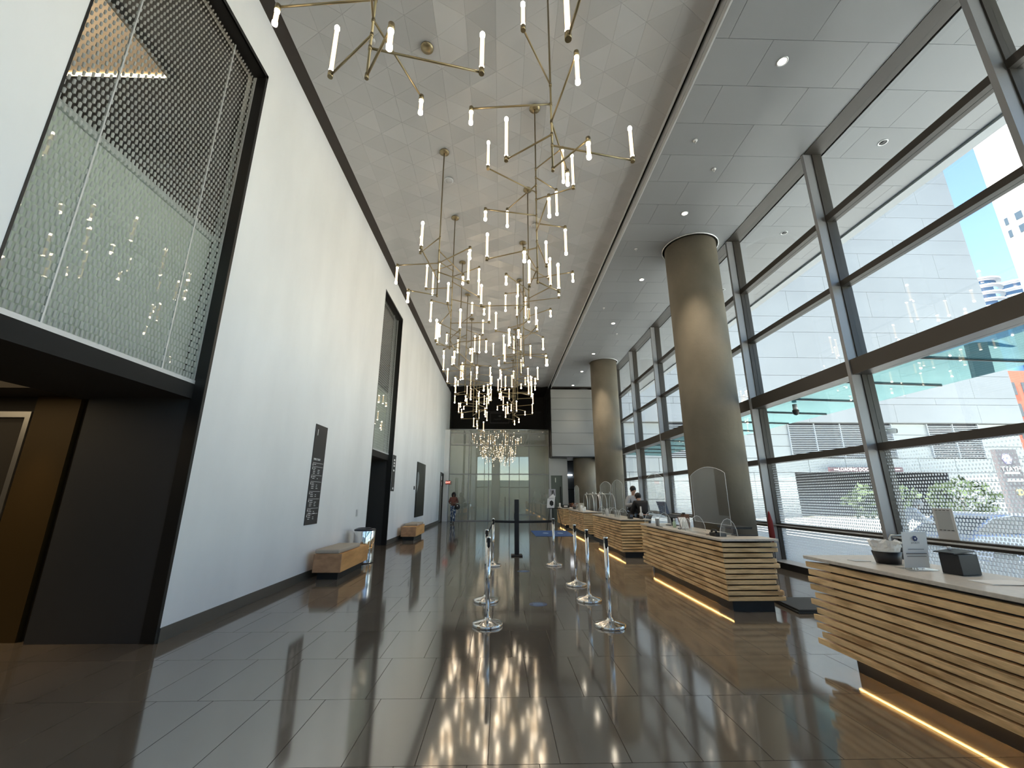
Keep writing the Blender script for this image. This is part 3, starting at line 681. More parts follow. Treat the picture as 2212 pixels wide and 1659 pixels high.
# nearest counter: tissue bowl, table sign, black box, papers
t = thing('tissue_planter', 'black octagonal bowl stuffed with crumpled white tissue paper', 'bowl', (3.38, 3.84, ZC))
MB().lathe([(.085, 0), (.105, .10), (.097, .10), (.08, .02)], (3.40, 3.84, ZC), 8).build('bowl', M_plast, t)
random.seed(3); m = MB(); n1, n2 = 26, 8; v = []
for j in range(n2):
    for i in range(n1):
        a = 2 * PI * i / n1; r_ = (.092 + .018 * j / n2 + random.uniform(-.008, .012) * j / 2) * (1 if j < 6 else (.75 if j == 6 else .4))
        zt = .10 + .085 * min(j, 5) / 5 + random.uniform(-.012, .022) * (j > 2)
        if j >= 6: zt = .13 + random.uniform(-.02, .03)
        v.append((3.40 + r_ * math.cos(a), 3.84 + r_ * math.sin(a), ZC + zt))
f = [(j * n1 + i, j * n1 + (i + 1) % n1, (j + 1) * n1 + (i + 1) % n1, (j + 1) * n1 + i) for j in range(n2 - 1) for i in range(n1)] + [tuple((n2 - 1) * n1 + i for i in range(n1))]
m.add(v, f).build('tissue', M_paper, t)
t = thing('table_sign', 'clear acrylic table sign with a white notice and small round logo', 'sign', (3.36, 3.50, ZC)); t.rotation_euler = (0, 0, 0)
def sgn():
    x0, x1, y = 3.245, 3.475, 3.52
    MB().extrude([(x0, y + .02, ZC + .004), (x1, y + .02, ZC + .004), (x1, y - .02, ZC + .30), (x0, y - .02, ZC + .30)], (0, .004, 0)).build('sheet', M_acr, t)
    MB().extrude([(x0 + .012, y + .017, ZC + .012), (x1 - .012, y + .017, ZC + .012), (x1 - .012, y - .021, ZC + .288), (x0 + .012, y - .021, ZC + .288)], (0, .002, 0)).build('notice', M_paper, t)
    B(x0, y - .05, ZC, x1, y + .10, ZC + .004).build('foot', M_acr, t)
    tl = -math.atan2(.04, .296); ro = (PI / 2 - tl * -1, 0, 0)
    def yz(h): return y + .015 - .038 * h / .276 - .002, ZC + .012 + h
    yy, z = yz(.225); q = [(3.36 + .022 * math.cos(k * PI / 3), yy - .001, z + .022 * math.sin(k * PI / 3)) for k in range(6)]
    MB().extrude(q, (0, -.001, 0)).build('emblem', mat('navy print', (.04, .05, .15), .6), t)
    q = [(3.36 + .008 * math.cos(k * PI / 2), yy - .003, z + .008 * math.sin(k * PI / 2)) for k in range(4)]; MB().extrude(q, (0, -.001, 0)).build('emblem_centre', M_white, t)
    gr = mat('grey print ink', (.22, .22, .22), .7); yy, z = yz(.19); text('HYATT', .022, gr, t, (3.36, yy - .002, z), (PI / 2 + .13, 0, 0), extr=.0003)
    m = MB()
    for h, w_, th in ((.14, .13, .004), (.105, .17, .007), (.085, .16, .004)):
        yy, z = yz(h); m.box(3.36 - w_ / 2, yy - .003, z, 3.36 + w_ / 2, yy - .001, z + th)
    m.build('text_line', gr, t)
sgn()
t = thing('black_box', 'black leatherette box with a loose lid resting on the nearest counter', 'box', (3.50, 3.32, ZC))
m = MB().extrude([(3.40, 3.38, ZC), (3.41, 3.24, ZC), (3.59, 3.27, ZC), (3.60, 3.42, ZC)], (0, 0, .145)).build('body', M_plast, t, .004)
m = MB().extrude([(3.385, 3.40, ZC + .148), (3.39, 3.25, ZC + .148), (3.60, 3.29, ZC + .158), (3.61, 3.46, ZC + .158)], (0, 0, .008)).build('lid', M_plast, t)
MB().cyl((3.54, 3.42, ZC + .16), (3.54, 3.42, ZC + .185), .012).build('knob', M_white, t)
t = thing('paper_stack', 'few loose papers lying flat beside the black box', 'papers', (3.42, 3.0, ZC))
for i in range(3): MB().extrude([(3.25 + .01 * i, 2.92, ZC + .002 * i), (3.55, 2.90 - .01 * i, ZC + .002 * i), (3.56, 3.06, ZC + .002 * i), (3.26, 3.08, ZC + .002 * i)], (0, 0, .001)).build('sheet', M_paper, t)
t = B(3.20, 3.95, ZC, 3.34, 4.05, ZC + .003).build('card', M_lt); tag(t, 'thin grey card lying near the tip of the nearest counter', 'card')
# second counter
def box_thing(name, lab, cat, a, m, bev=.004): return tag(B(*a).build(name, m, None, bev), lab, cat)
t = thing('phone', 'black desk phone behind the small clear foot of the largest screen', 'telephone', (3.20, 6.35, ZC))
MB().extrude([(3.12, 6.32, ZC), (3.28, 6.32, ZC), (3.28, 6.52, ZC), (3.12, 6.52, ZC)], (0, 0, .05)).build('body', M_plast, t, .01)
MB().tube([(3.14, 6.34, ZC + .06), (3.145, 6.36, ZC + .085), (3.15, 6.46, ZC + .085), (3.15, 6.50, ZC + .06)], .016).build('handset', M_plast, t)
MB().tube([(3.13, 6.35, ZC + .05), (3.09, 6.42, ZC + .03), (3.08, 6.52, ZC + .01), (3.12, 6.62, ZC + .012)], .005).build('cord', M_plast, t)
t = thing('laptop', 'flat black laptop and keyboard tray at the window side of the second counter', 'laptop', (3.66, 6.75, ZC))
B(3.48, 6.55, ZC + .085, 3.80, 6.95, ZC + .10).build('base', M_plast, t); B(3.47, 6.54, ZC + .101, 3.80, 6.96, ZC + .115).build('lid', M_plast, t)
MB().cyl((3.64, 6.75, ZC), (3.64, 6.75, ZC + .085), .02).build('stand', M_plast, t); B(3.45, 6.40, ZC, 3.78, 6.52, ZC + .015).build('keyboard', M_plast, t)
def small_shield(x, y, lab):
    t = thing('small_screen', lab, 'protective screen', (x, y, ZC), 'small clear half round screens')
    for k in range(3):
        f = [(x + .05 * k, y - .13 + .0, ZC)] + [(x + .05 * k, y - .13 * math.cos(a * PI / 10), ZC + .20 * math.sin(a * PI / 10)) for a in range(1, 10)] + [(x + .05 * k, y + .13, ZC)]
        MB().extrude(f, (.005, 0, 0)).build('sheet', M_acr, t); MB().tube([Vector(q) for q in f], .0035, 6).build('edge', M_acre, t)
small_shield(3.12, 7.46, 'set of small clear half round screens near the tablet on the second counter')
t = thing('tablet_sign', 'dark framed tilted tablet with a pale notice on the second counter', 'tablet', (3.24, 7.72, ZC))
MB().extrude([(3.18, 7.66, ZC + .003), (3.33, 7.66, ZC + .003), (3.36, 7.86, ZC + .20), (3.21, 7.86, ZC + .20)], (0, .014, .008)).build('frame', mat('brown frame', (.10, .05, .04), .5), t)
MB().extrude([(3.19, 7.658, ZC + .016), (3.322, 7.658, ZC + .016), (3.348, 7.845, ZC + .192), (3.218, 7.845, ZC + .192)], (0, -.002, .002)).build('notice', M_paper, t)
B(3.2, 7.70, ZC, 3.34, 7.86, ZC + .012).build('foot', M_plast, t)
t = thing('pen_holder', 'brown timber holder standing behind the tilted tablet', 'holder', (3.42, 8.0, ZC))
B(3.36, 7.94, ZC, 3.47, 8.06, ZC + .24).build('block', mat('walnut', (.16, .07, .04), .5), t, .006); MB().cyl((3.39, 8.0, ZC + .24), (3.39, 8.0, ZC + .27), .03).build('cap', M_black, t)
t = thing('laptop', 'open dark laptop raised on a stand on the second counter', 'laptop', (3.34, 8.75, ZC))
MB().extrude([(3.24, 8.95, ZC + .46), (3.44, 8.95, ZC + .455), (3.47, 8.86, ZC + .20), (3.29, 8.86, ZC + .20)], (0, .012, 0)).build('screen', M_screen, t)
MB().extrude([(3.28, 8.86, ZC + .20), (3.52, 8.86, ZC + .20), (3.62, 8.52, ZC + .15), (3.36, 8.52, ZC + .15)], (0, 0, .014)).build('keyboard', M_plast, t)
MB().cyl((3.44, 8.7, ZC), (3.44, 8.7, ZC + .17), .025).build('stand', M_plast, t); B(3.35, 8.6, ZC, 3.55, 8.82, ZC + .012).build('stand_base', M_plast, t)
t = thing('sanitizer_bottle', 'pale green bottle between the tablet and the raised laptop', 'bottle', (3.26, 8.15, ZC))
MB().lathe([(.03, 0), (.032, .09), (.012, .11), (.012, .13)], (3.26, 8.15, ZC), 14).build('bottle', mat('pale green plastic', (.40, .55, .42), .3), t); MB().cyl((3.26, 8.15, ZC + .13), (3.26, 8.15, ZC + .16), .014).build('cap', M_white, t)
t = thing('cup', 'grey translucent cup near the raised laptop', 'cup', (3.14, 8.70, ZC)); MB().lathe([(.035, 0), (.042, .13), (.038, .13), (.03, .01)], (3.14, 8.70, ZC), 14).build('cup', M_fin, t)
t = thing('cable', 'black cable lying on the second counter near the laptop', 'cable', (3.1, 8.4, ZC)); MB().tube([(3.05, 8.2, ZC + .005), (3.06, 8.4, ZC + .006), (3.06, 8.55, ZC + .006), (3.10, 8.63, ZC + .006)], .005).build('cord', M_plast, t)
# third counter
t = thing('lamp_post_dispenser', 'tall slim clear dispenser at the near end of the third counter', 'dispenser', (3.55, 11.08, ZC))
MB().lathe([(.045, 0), (.045, .14), (.02, .16), (.02, .30), (.01, .31)], (3.62, 11.15, ZC), 14).build('body', M_lt, t); MB().cyl((3.62, 11.15, ZC), (3.62, 11.15, ZC + .07), .05).build('foot', M_base, t)
small_shield(3.12, 11.8, 'set of small clear half round screens on the third counter near the men')
small_shield(3.12, 13.2, 'set of small clear half round screens at the far end of the third counter')
t = thing('glass_jar', 'clear glass jar between the two arched screens of the third counter', 'jar', (3.13, 12.75, ZC)); MB().lathe([(.05, 0), (.05, .14), (.03, .17), (.02, .22)], (3.13, 12.75, ZC), 14).build('jar', M_acre, t)
t = thing('card_reader', 'black card terminal at the near corner of the third counter', 'card terminal', (3.35, 11.2, ZC)); B(3.30, 11.12, ZC, 3.40, 11.3, ZC + .12).build('body', M_plast, t, .01); B(3.31, 11.115, ZC + .05, 3.39, 11.12, ZC + .10).build('display', M_screen, t)
# fourth counter
t = thing('box_stack', 'stack of small pale cartons on the fourth counter', 'cartons', (3.15, 17.1, ZC))
for i in range(4): B(3.08, 16.98, ZC + .075 * i, 3.28, 17.2, ZC + .075 * i + .07).build('carton', mat('pale carton', (.50, .48, .42), .7) if i == 0 else bpy.data.materials['pale carton'], t, .004)
for i, (x, y) in enumerate([(3.10, 16.3), (3.2, 16.5), (3.12, 16.75)]):
    t = thing('glass_jar', ('short', 'middle', 'tall')[i] + ' glass jar at the near end of the fourth counter', 'jar', (x, y, ZC), 'jars on the fourth counter'); MB().lathe([(.05, 0), (.05, .10 + .05 * i), (.03, .12 + .05 * i)], (x, y, ZC), 14).build('jar', M_acre, t)
t = thing('dried_plant', 'low bowl of rusty dried flowers on the fourth counter', 'plant', (3.25, 19.0, ZC)); MB().lathe([(.06, 0), (.10, .08), (.09, .08)], (3.25, 19.0, ZC), 16).build('bowl', M_plast, t)
random.seed(5); m = MB()
for i in range(90):
    a, b_ = random.uniform(0, 2 * PI), random.uniform(.05, .26); p = Vector((3.25 + b_ * math.cos(a), 19.0 + b_ * math.sin(a), ZC + random.uniform(.10, .26)))
    m.extrude([p, p + Vector((.03, .01, .015)), p + Vector((.01, .03, .03))], (0, 0, .006))
tag(m.build('foliage', mat('rust foliage', (.20, .07, .03), .8), t), kind='stuff')
t = thing('espresso_machine', 'low black and white machine on the farthest counter', 'machine', (3.2, 21.6, ZC)); B(3.06, 21.4, ZC, 3.4, 21.8, ZC + .14).build('body', M_plast, t, .01); B(3.12, 21.38, ZC + .05, 3.30, 21.4, ZC + .11).build('label', M_white, t)
t = thing('cup', 'white lidded cup at the near corner of the farthest counter', 'cup', (3.1, 22.6, ZC)); MB().lathe([(.04, 0), (.05, .2), (.045, .21)], (3.08, 22.6, ZC), 14).build('cup', M_white, t)

# luggage carts
def cart(x, y, lab, group=None):
    t = thing('luggage_cart', lab, 'luggage cart', (x, y, 0), 'arched luggage carts parked behind the counters'); w_, d_ = .30, .50
    B(x - w_, y - d_, .20, x + w_, y + d_, .26).build('deck', M_plast, t, .02)
    for sx in (-1, 1):
        p = [(x + sx * w_ * .9, y - d_ * .9, .26), (x + sx * w_ * .9, y - d_ * .9, 1.15)] + [(x + sx * w_ * .9, y - d_ * .9 * math.cos(a * PI / 10), 1.15 + .42 * math.sin(a * PI / 10)) for a in range(1, 10)] + [(x + sx * w_ * .9, y + d_ * .9, 1.15), (x + sx * w_ * .9, y + d_ * .9, .26)]
        MB().tube(p, .019).build('arch', M_steel, t)
    MB().cyl((x - w_ * .9, y, 1.57), (x + w_ * .9, y, 1.57), .016).build('hanging_rail', M_steel, t)
    for sx in (-1, 1): MB().lathe([(.022, 0), (.03, .03), (.01, .07)], (x + sx * .2, y, 1.585), 10).build('finial', M_steel, t)
    for sx in (-1, 1):
        for sy in (-1, 1): MB().cyl((x + sx * .22 - .02, y + sy * .4, .08), (x + sx * .22 + .02, y + sy * .4, .08), .08).build('wheel', M_plast, t)
cart(4.12, 19.6, 'arched steel luggage cart parked farthest along, behind the fourth counter')
cart(4.12, 18.3, 'arched steel luggage cart in the middle of the parked three')
cart(4.12, 17.0, 'arched steel luggage cart nearest the standing men')

# easel with house shaped board, mat, stickers, floor mats
t = thing('easel', 'black tripod easel standing on the blue mat', 'easel', (2.45, 19.9, 0))
for a, b_ in (((2.08, 19.7, 0), (2.40, 20.0, 1.75)), ((2.78, 19.7, 0), (2.44, 20.0, 1.75)), ((2.45, 20.5, 0), (2.42, 20.03, 1.72))): MB().cyl(a, b_, .014).build('leg', M_black, t)
B(2.15, 19.78, .93, 2.72, 19.84, .96).build('ledge', M_black, t)
t = thing('easel_board', 'white house shaped board with a dark hexagon, resting on the easel', 'board', (2.3, 19.8, .96))
q = [(2.10, .965), (2.44, .965), (2.50, 1.48), (2.40, 1.58), (2.14, 1.36)]; MB().extrude([(a, 19.80 + (b_ - .96) * .1, b_) for a, b_ in q], (0, -.02, 0)).build('board', M_white, t)
MB().extrude([(2.32 + .10 * math.cos(k * PI / 3 + .4), 19.78 + (.13 * math.sin(k * PI / 3 + .4) + .22) * .1 - .004, 1.17 + .13 * math.sin(k * PI / 3 + .4)) for k in range(6)], (0, -.004, 0)).build('hexagon', M_black, t)
MB().box(2.16, 19.80, 1.38, 2.42, 19.812, 1.40).build('text_line', M_fin, t)
t = thing('notice_frame', 'pale notice with a grey pattern behind the top of the easel', 'sign', (2.38, 20.3, 1.45)); B(2.24, 20.12, 1.45, 2.56, 20.14, 1.80).build('sheet', mat('lilac grey print', (.45, .45, .50), .6), t); MB().extrude([(2.30, 20.118, 1.75), (2.50, 20.118, 1.75), (2.42, 20.118, 1.55), (2.38, 20.118, 1.55)], (0, -.003, 0)).build('figure', M_fin, t); MB().cyl((2.40, 20.13, 0), (2.40, 20.13, 1.45), .012).build('pole', M_black, t)
t = thing('entrance_mat', 'blue rectangular mat with two pale marks, by the counters', 'mat', (2.1, 18.0, 0))
MB().extrude([(1.34, 16.8, 0), (2.85, 16.8, 0), (2.90, 19.4, 0), (1.33, 19.4, 0)], (0, 0, .012)).build('pile', M_blue, t)
for x in (1.85, 2.45): MB().extrude([(x + .13 * math.cos(k * PI / 3), 18.1 + .3 * math.sin(k * PI / 3), .012) for k in range(6)], (0, 0, .002)).build('emblem', M_bluep, t)
for x, y, r_, l_ in ((.54, 6.53, .13, 'round pale blue floor sticker between the queue posts'), (.47, 9.22, .13, 'faint round floor sticker before the far queue belt')):
    t = thing('floor_sticker', l_, 'floor sticker', (x, y, 0)); MB().lathe([(r_, 0), (r_, .0015)], (x, y, 0), 32).build('disc', mat('sticker blue', (.10, .13, .22), .35), t)
    m = MB()
    for k in (-1, 0, 1): m.box(x - .07, y + k * .045 - .01, .0015, x + .07, y + k * .045 + .01, .0022)
    m.build('text_line', M_bluep, t)
for i, z in enumerate((0, .028)):
    t = MB().extrude([(3.90 + .01 * i, 5.93, z), (4.40, 5.93, z), (4.60, 6.25, z), (4.60, 6.62, z), (3.98, 6.62, z)], (0, 0, .026)).build('floor_mat', mat('dark rubber', (.05, .055, .06), .6), None, .006)
    tag(t, ('lower', 'upper')[i] + ' of two stacked dark rubber mats behind the second counter', 'mat')
t = thing('suitcase', 'small dark suitcase with raised handle behind the nearest counter', 'suitcase', (4.6, 5.0, 0))
B(4.45, 4.9, .04, 4.75, 5.12, .58).build('body', M_plast, t, .02); MB().tube([(4.50, 5.0, .56), (4.50, 5.0, 1.02), (4.52, 5.0, 1.05), (4.68, 5.0, 1.05), (4.70, 5.0, 1.02), (4.70, 5.0, .56)], .011).build('handle', M_steel, t)
for x in (4.5, 4.7): MB().cyl((x - .015, 5.0, .025), (x + .015, 5.0, .025), .025).build('wheel', M_black, t)
t = thing('window_notice', 'white notice with dashed border fixed on the window, above the counter sign', 'notice', (6.31, 6.05, .9)); B(6.30, 5.91, .89, 6.31, 6.19, 1.32).build('sheet', M_lt, t)
m = MB()
for k in range(4):
    for z in (1.29, 1.02): m.box(6.296, 5.95 + k * .055, z, 6.30, 5.985 + k * .055, z + .008)
m.build('dash', M_char, t); B(6.297, 5.95, 1.03, 6.30, 6.15, 1.28).build('print', mat('pale grey print', (.42, .45, .47), .7), t)
t = thing('folded_umbrella', 'dark red folded umbrella hanging by the window mullion next to the round column', 'umbrella', (6.02, 9.7, .55)); MB().lathe([(.01, .0), (.06, .12), (.05, .45), (.02, .62), (.012, .66)], (6.0, 9.6, .50), 10).build('cloth', M_red, t); MB().cyl((6.0, 9.6, 0), (6.0, 9.6, .52), .008).build('pole', M_black, t)

# ------------------------------------------------------------------ people
def skin_obj(name, pts, edges, m, parent, root=0, sub=2):
    me = bpy.data.meshes.new(name); me.from_pydata([p[0] for p in pts], edges, []); o = bpy.data.objects.new(name, me); COL.objects.link(o); o.parent = parent
    sk = o.modifiers.new('skin', 'SKIN'); sk.use_smooth_shade = True
    if not me.skin_vertices: me.skin_vertices.new(name='skin')
    for i, p in enumerate(pts):
        v = me.skin_vertices[0].data[i]; v.radius = p[1] if isinstance(p[1], tuple) else (p[1], p[1]); v.use_root = (i == root)
    o.modifiers.new('sub', 'SUBSURF').levels = sub; o.modifiers['sub'].render_levels = sub
    o.data.materials.append(m); return o
def person(lab, loc, rz, skin, hair, top, legs, shoe, J={}, H=1.0, sleeves=True, vest=None, long_hair=False):
    """facing -y in its own frame"""
    t = thing('person', lab, 'person', (0, 0, 0))
    j = dict(pelvis=(0, 0, .95), belly=(0, -.01, 1.10), chest=(0, 0, 1.28), neck=(0, .01, 1.44), head=(0, -.01, 1.60),
             shL=(.17, 0, 1.38), shR=(-.17, 0, 1.38), elL=(.24, .02, 1.12), elR=(-.24, .02, 1.12), wrL=(.24, -.08, .88), wrR=(-.24, -.08, .88),
             hipL=(.09, 0, .90), hipR=(-.09, 0, .90), knL=(.10, -.02, .50), knR=(-.10, -.02, .50), anL=(.10, .02, .09), anR=(-.10, .02, .09))
    j.update(J); V = {k: Vector(v) for k, v in j.items()}
    names = ['pelvis', 'belly', 'chest', 'neck', 'jaw', 'headc', 'crown', 'shL', 'elL', 'wrL', 'pmL', 'shR', 'elR', 'wrR', 'pmR', 'hipL', 'knL', 'anL', 'toL', 'hipR', 'knR', 'anR', 'toR']
    up = (V['head'] - V['neck']).normalized()
    V['jaw'] = V['head'] - up * .07; V['headc'] = V['head'] + up * .01; V['crown'] = V['head'] + up * .085
    for s_ in 'LR':
        V['pm' + s_] = V['wr' + s_] + (V['wr' + s_] - V['el' + s_]).normalized() * .08; V['to' + s_] = V['an' + s_] + Vector((0, -.13, -.045))
    rad = dict(pelvis=(.135, .10), belly=(.12, .09), chest=(.145, .10), neck=.05, jaw=.06, headc=(.078, .092), crown=(.055, .062), shL=.055, shR=.055, elL=.04, elR=.04, wrL=.027, wrR=.027, pmL=(.022, .034), pmR=(.022, .034),
               hipL=.085, hipR=.085, knL=.056, knR=.056, anL=.038, anR=.038, toL=.03, toR=.03)
    E_ = [('pelvis', 'belly'), ('belly', 'chest'), ('chest', 'neck'), ('neck', 'jaw'), ('jaw', 'headc'), ('headc', 'crown'), ('chest', 'shL'), ('shL', 'elL'), ('elL', 'wrL'), ('wrL', 'pmL'), ('chest', 'shR'), ('shR', 'elR'), ('elR', 'wrR'), ('wrR', 'pmR'),
          ('pelvis', 'hipL'), ('hipL', 'knL'), ('knL', 'anL'), ('anL', 'toL'), ('pelvis', 'hipR'), ('hipR', 'knR'), ('knR', 'anR'), ('anR', 'toR')]
    idx = {n: i for i, n in enumerate(names)}
    skin_obj('body', [(V[n], rad[n]) for n in names], [(idx[a], idx[b]) for a, b in E_], skin, t)
    def sub(name, ns, grow, m, shorten={}):
        ii = {n: i for i, n in enumerate(ns)}; pts = []
        for n in ns:
            r_ = rad[n]; r_ = tuple(x + grow for x in r_) if isinstance(r_, tuple) else r_ + grow; pts.append((V[n], r_))
        return skin_obj(name, pts, [(ii[a], ii[b]) for a, b in E_ if a in ii and b in ii], m, t)
    sub('trousers', ['pelvis', 'hipL', 'knL', 'anL', 'hipR', 'knR', 'anR'], .016, legs)
    sub('shirt', ['pelvis', 'belly', 'chest', 'shL', 'elL', 'shR', 'elR'] + (['wrL', 'wrR'] if sleeves else []), .03, top)
    if vest: sub('waistcoat', ['pelvis', 'belly', 'chest'], .085, vest)
    for s_ in 'LR':
        a = V['an' + s_]; MB().ball((a.x, a.y - .06, a.z - .045), .045, .13, .045).build('shoe', shoe, t)
        p, d_ = V['pm' + s_], (V['wr' + s_] - V['el' + s_]).normalized(); side = d_.cross(Vector((0, 1, 0))).normalized(); m = MB()
        for k in range(4):
            b0 = p + side * (k - 1.5) * .018 - d_ * .02; L = (.065, .078, .072, .055)[k]; b1 = b0 + d_ * L * .55; b2 = b1 + d_ * L * .4 + Vector((0, -.018, 0)); m.tube([b0, b1, b2], .0085, 6)
        th = p - d_ * .06 + side * .03; m.tube([th, th + d_ * .035 + side * .022, th + d_ * .065 + side * .026], .0095, 6); m.build('fingers', skin, t)
    h = V['head']; c = h + up * .035 + Vector((0, .018, 0))
    MB().ball(c, .092, .098, .10).build('hair', hair, t)
    if long_hair: MB().ball(h + Vector((0, .045, -.03)), .135, .085, .17).build('long_hair', hair, t)
    f = h + Vector((0, -.082, 0)); m = MB()
    for sx in (-1, 1): m.ball(f + Vector((sx * .03, .002, .005)), .010, .006, .006, 8, 5)
    m.build('eyes', M_black, t); MB().cyl(f + Vector((0, .01, .0)), f + Vector((0, -.018, -.03)), .007, .013, 8).build('nose', skin, t)
    MB().ball(f + Vector((0, .002, -.052)), .022, .008, .007, 8, 5).build('mouth', M_rust, t)
    for sx in (-1, 1): MB().ball(h + Vector((sx * .084, .01, -.01)), .012, .02, .03, 8, 5).build('ear', skin, t)
    t.location = loc; t.rotation_euler = (0, 0, rz); t.scale = (H, H, H); return t
wm = person('woman in a rust top and ripped blue jeans walking with a black shoulder bag', (-2.68, 24.5, 0), 0, M_skinD, M_hair, M_rust, M_jean, M_black,
            dict(elL=(.26, -.02, 1.14), wrL=(.10, -.22, 1.12), elR=(-.25, 0, 1.13), wrR=(-.08, -.20, 1.06), knL=(.08, -.14, .50), anL=(.06, -.22, .09), anR=(-.10, .10, .12), knR=(-.10, .02, .50)), .985, False, long_hair=True)
t = thing('shoulder_bag', 'black shoulder bag with a white mark carried by the woman', 'bag', (-2.45, 24.35, .9)); MB().ball((-2.44, 24.32, .90), .16, .08, .15, 16, 10).build('bag', M_plast, t)
MB().tube([(-2.33, 24.33, .98), (-2.42, 24.36, 1.25), (-2.52, 24.42, 1.42)], .012).build('strap', M_plast, t); B(-2.46, 24.23, .94, -2.40, 24.245, .98).build('clasp', M_white, t)
person('man in a black waistcoat and grey shirt standing behind the third counter', (4.12, 13.3, 0), R(15), M_skinL, M_hair, M_shirt, M_black, M_black,
       dict(elR=(-.30, -.06, 1.14), wrR=(-.20, -.26, 1.20), elL=(.27, 0, 1.12)), 1.04, vest=M_vest)
person('person in a dark jacket bending over behind the third counter', (4.02, 12.1, 0), R(190), M_skinL, M_hair, M_vest, M_black, M_black,
       dict(belly=(0, -.06, 1.08), chest=(0, -.15, 1.22), neck=(0, -.24, 1.34), head=(0, -.30, 1.46), shL=(.17, -.18, 1.30), shR=(-.17, -.18, 1.30), elL=(.24, -.22, 1.08), elR=(-.24, -.22, 1.08), wrL=(.14, -.38, 1.0), wrR=(-.14, -.38, 1.0)), 1.0)
t = person('man in a white shirt leaning on the car outside the window', (10.5, 11.3, -.3), R(60), M_skinD, M_hairg, M_wshirt, M_black, M_black,
       dict(belly=(0, -.10, 1.12), chest=(0, -.24, 1.25), neck=(0, -.34, 1.34), head=(0, -.44, 1.45), shL=(.18, -.30, 1.32), shR=(-.18, -.30, 1.32), elL=(.26, -.42, 1.12), elR=(-.26, -.42, 1.12), wrL=(.12, -.60, 1.06), wrR=(-.12, -.60, 1.06)), 1.08)

# ------------------------------------------------------------------ outside
g = struct('ground'); B(6.6, -60, -.5, 140, 37.8, -.35).build('paving', M_ground, g); B(6.40, -40, -.5, 8.4, 40, -.02).build('kerb', M_ground, g)
t = thing('glass_canopy', 'green glass canopy outside the window wall below the big beam', 'canopy', (7.6, 12, 3.6))
for k in range(-4, 14):
    y = 1.7 + 1.5 * k; MB().extrude([(6.46, y, 3.66), (8.70, y, 3.60), (8.70, y + 1.485, 3.60), (6.46, y + 1.485, 3.66)], (0, 0, .018)).build('canopy_panel', M_teal, t)
    MB().extrude([(6.45, y - .012, 3.635), (8.66, y - .012, 3.575), (8.66, y - .012, 3.598), (6.45, y - .012, 3.658)], (0, .018, 0)).build('rib', M_black, t)
t = thing('dome_camera', 'dark dome camera hanging under the green canopy', 'camera', (7.04, 9.61, 3.5)); MB().cyl((7.04, 9.61, 3.62), (7.04, 9.61, 3.48), .05).build('mount', M_lt, t); MB().lathe([(.07, .0), (.072, -.05), (.045, -.11), (.01, -.125)], (7.04, 9.61, 3.48), 16).build('dome', M_plast, t)
t = thing('bullet_camera', 'white cylindrical camera outside beside the window mullion', 'camera', (6.62, 6.95, 2.57)); MB().cyl((6.44, 6.88, 2.57), (6.55, 6.90, 2.57), .02).build('bracket', M_white, t); MB().cyl((6.52, 6.98, 2.58), (6.70, 6.86, 2.56), .045).build('body', M_white, t); MB().cyl((6.70, 6.86, 2.56), (6.712, 6.852, 2.559), .036).build('lens', M_plast, t)
# facade across the drive
t = thing('panelled_building', 'large pale grey panelled building across the drive', 'building', (28, 38, 0)); Y = 38.0
zs = [8.2, 9.95, 10.6, 12.8, 14.6, 17.3, 19.0, 21.8, 23.5, 26.3, 28.0, 30.8, 32.5, 35.3, 37.0, 39.8, 41.5, 44.3, 46]
B(4, Y + .12, 8.2, 49.8, Y + 6, 46).build('body', M_facU, t)
for i in range(len(zs) - 1):
    xs = [4] + [x + (4.2 if i % 2 else 0) for x in (12, 20.5, 29, 37.5)] + ([45.7] if i % 2 == 0 else []) + [49.85]
    for a, b_ in zip(xs, xs[1:]): B(a + .012, Y, zs[i] + .014, b_ - .012, Y + .12, zs[i + 1] - .014).build('wall_panel', M_facU, t)
low = MB().box(4, Y + .6, 3.6, 49.6, Y + 1.2, 8.2).box(4, Y + .6, -.5, 27.1, Y + 1.2, 3.6).box(41.6, Y + .6, -.5, 49.6, Y + 1.2, 3.6).box(4, Y + 5.5, -.5, 49.6, Y + 6, 8.2).build('lower_wall', M_void, t)
for i, z in enumerate((-.4, 1.2, 2.8, 3.6, 4.9, 6.0, 7.1)):
    z1 = (1.2, 2.8, 3.6, 4.9, 6.0, 7.1, 8.15)[i]
    segs = [(4, 15.2), (17.6, 27.1), (37.2, 40.6), (45.7, 49.6)] if z > 4.8 else ([(4, 27.1), (41.6, 49.6)] if z < 3.5 else [(4, 49.6)])
    for a, b_ in segs:
        n_ = max(1, int((b_ - a) / 3.4)); dx = (b_ - a) / n_
        for k in range(n_): B(a + k * dx + .02, Y + .5, z + .02, a + (k + 1) * dx - .02, Y + .6, z1 - .02).build('lower_panel', M_facL, t)
for a, b_ in ((15.2, 17.6), (27.1, 37.2), (40.6, 45.7)):
    lv = MB().box(a, Y + .52, 4.95, b_, Y + .56, 8.15).build('louvre_bay', M_void, t); m = MB(); k = 0
    while 4.98 + k * .17 < 8.0: m.box(a, Y + .36, 5.0 + k * .17, b_, Y + .50, 5.07 + k * .17); k += 1
    x = a
    while x < b_ + .01: m.box(x - .04, Y + .34, 4.95, x + .04, Y + .52, 8.15); x += 2.5
    o = m.build('louvre_blades', M_louv, lv); o['kind'] = 'stuff'
s = thing('dock_sign', 'dark lit sign over the loading dock opening across the drive', 'sign', (33, 37.8, 3.7)); MB().box(30.5, 37.9, 3.75, 30.7, 38.49, 3.9).box(35.6, 37.9, 3.75, 35.8, 38.49, 3.9).build('bracket', M_char, s); B(29.8, 37.7, 3.62, 36.6, 37.9, 4.02).build('board', mat('sign maroon', (.10, .05, .06), .5), s)
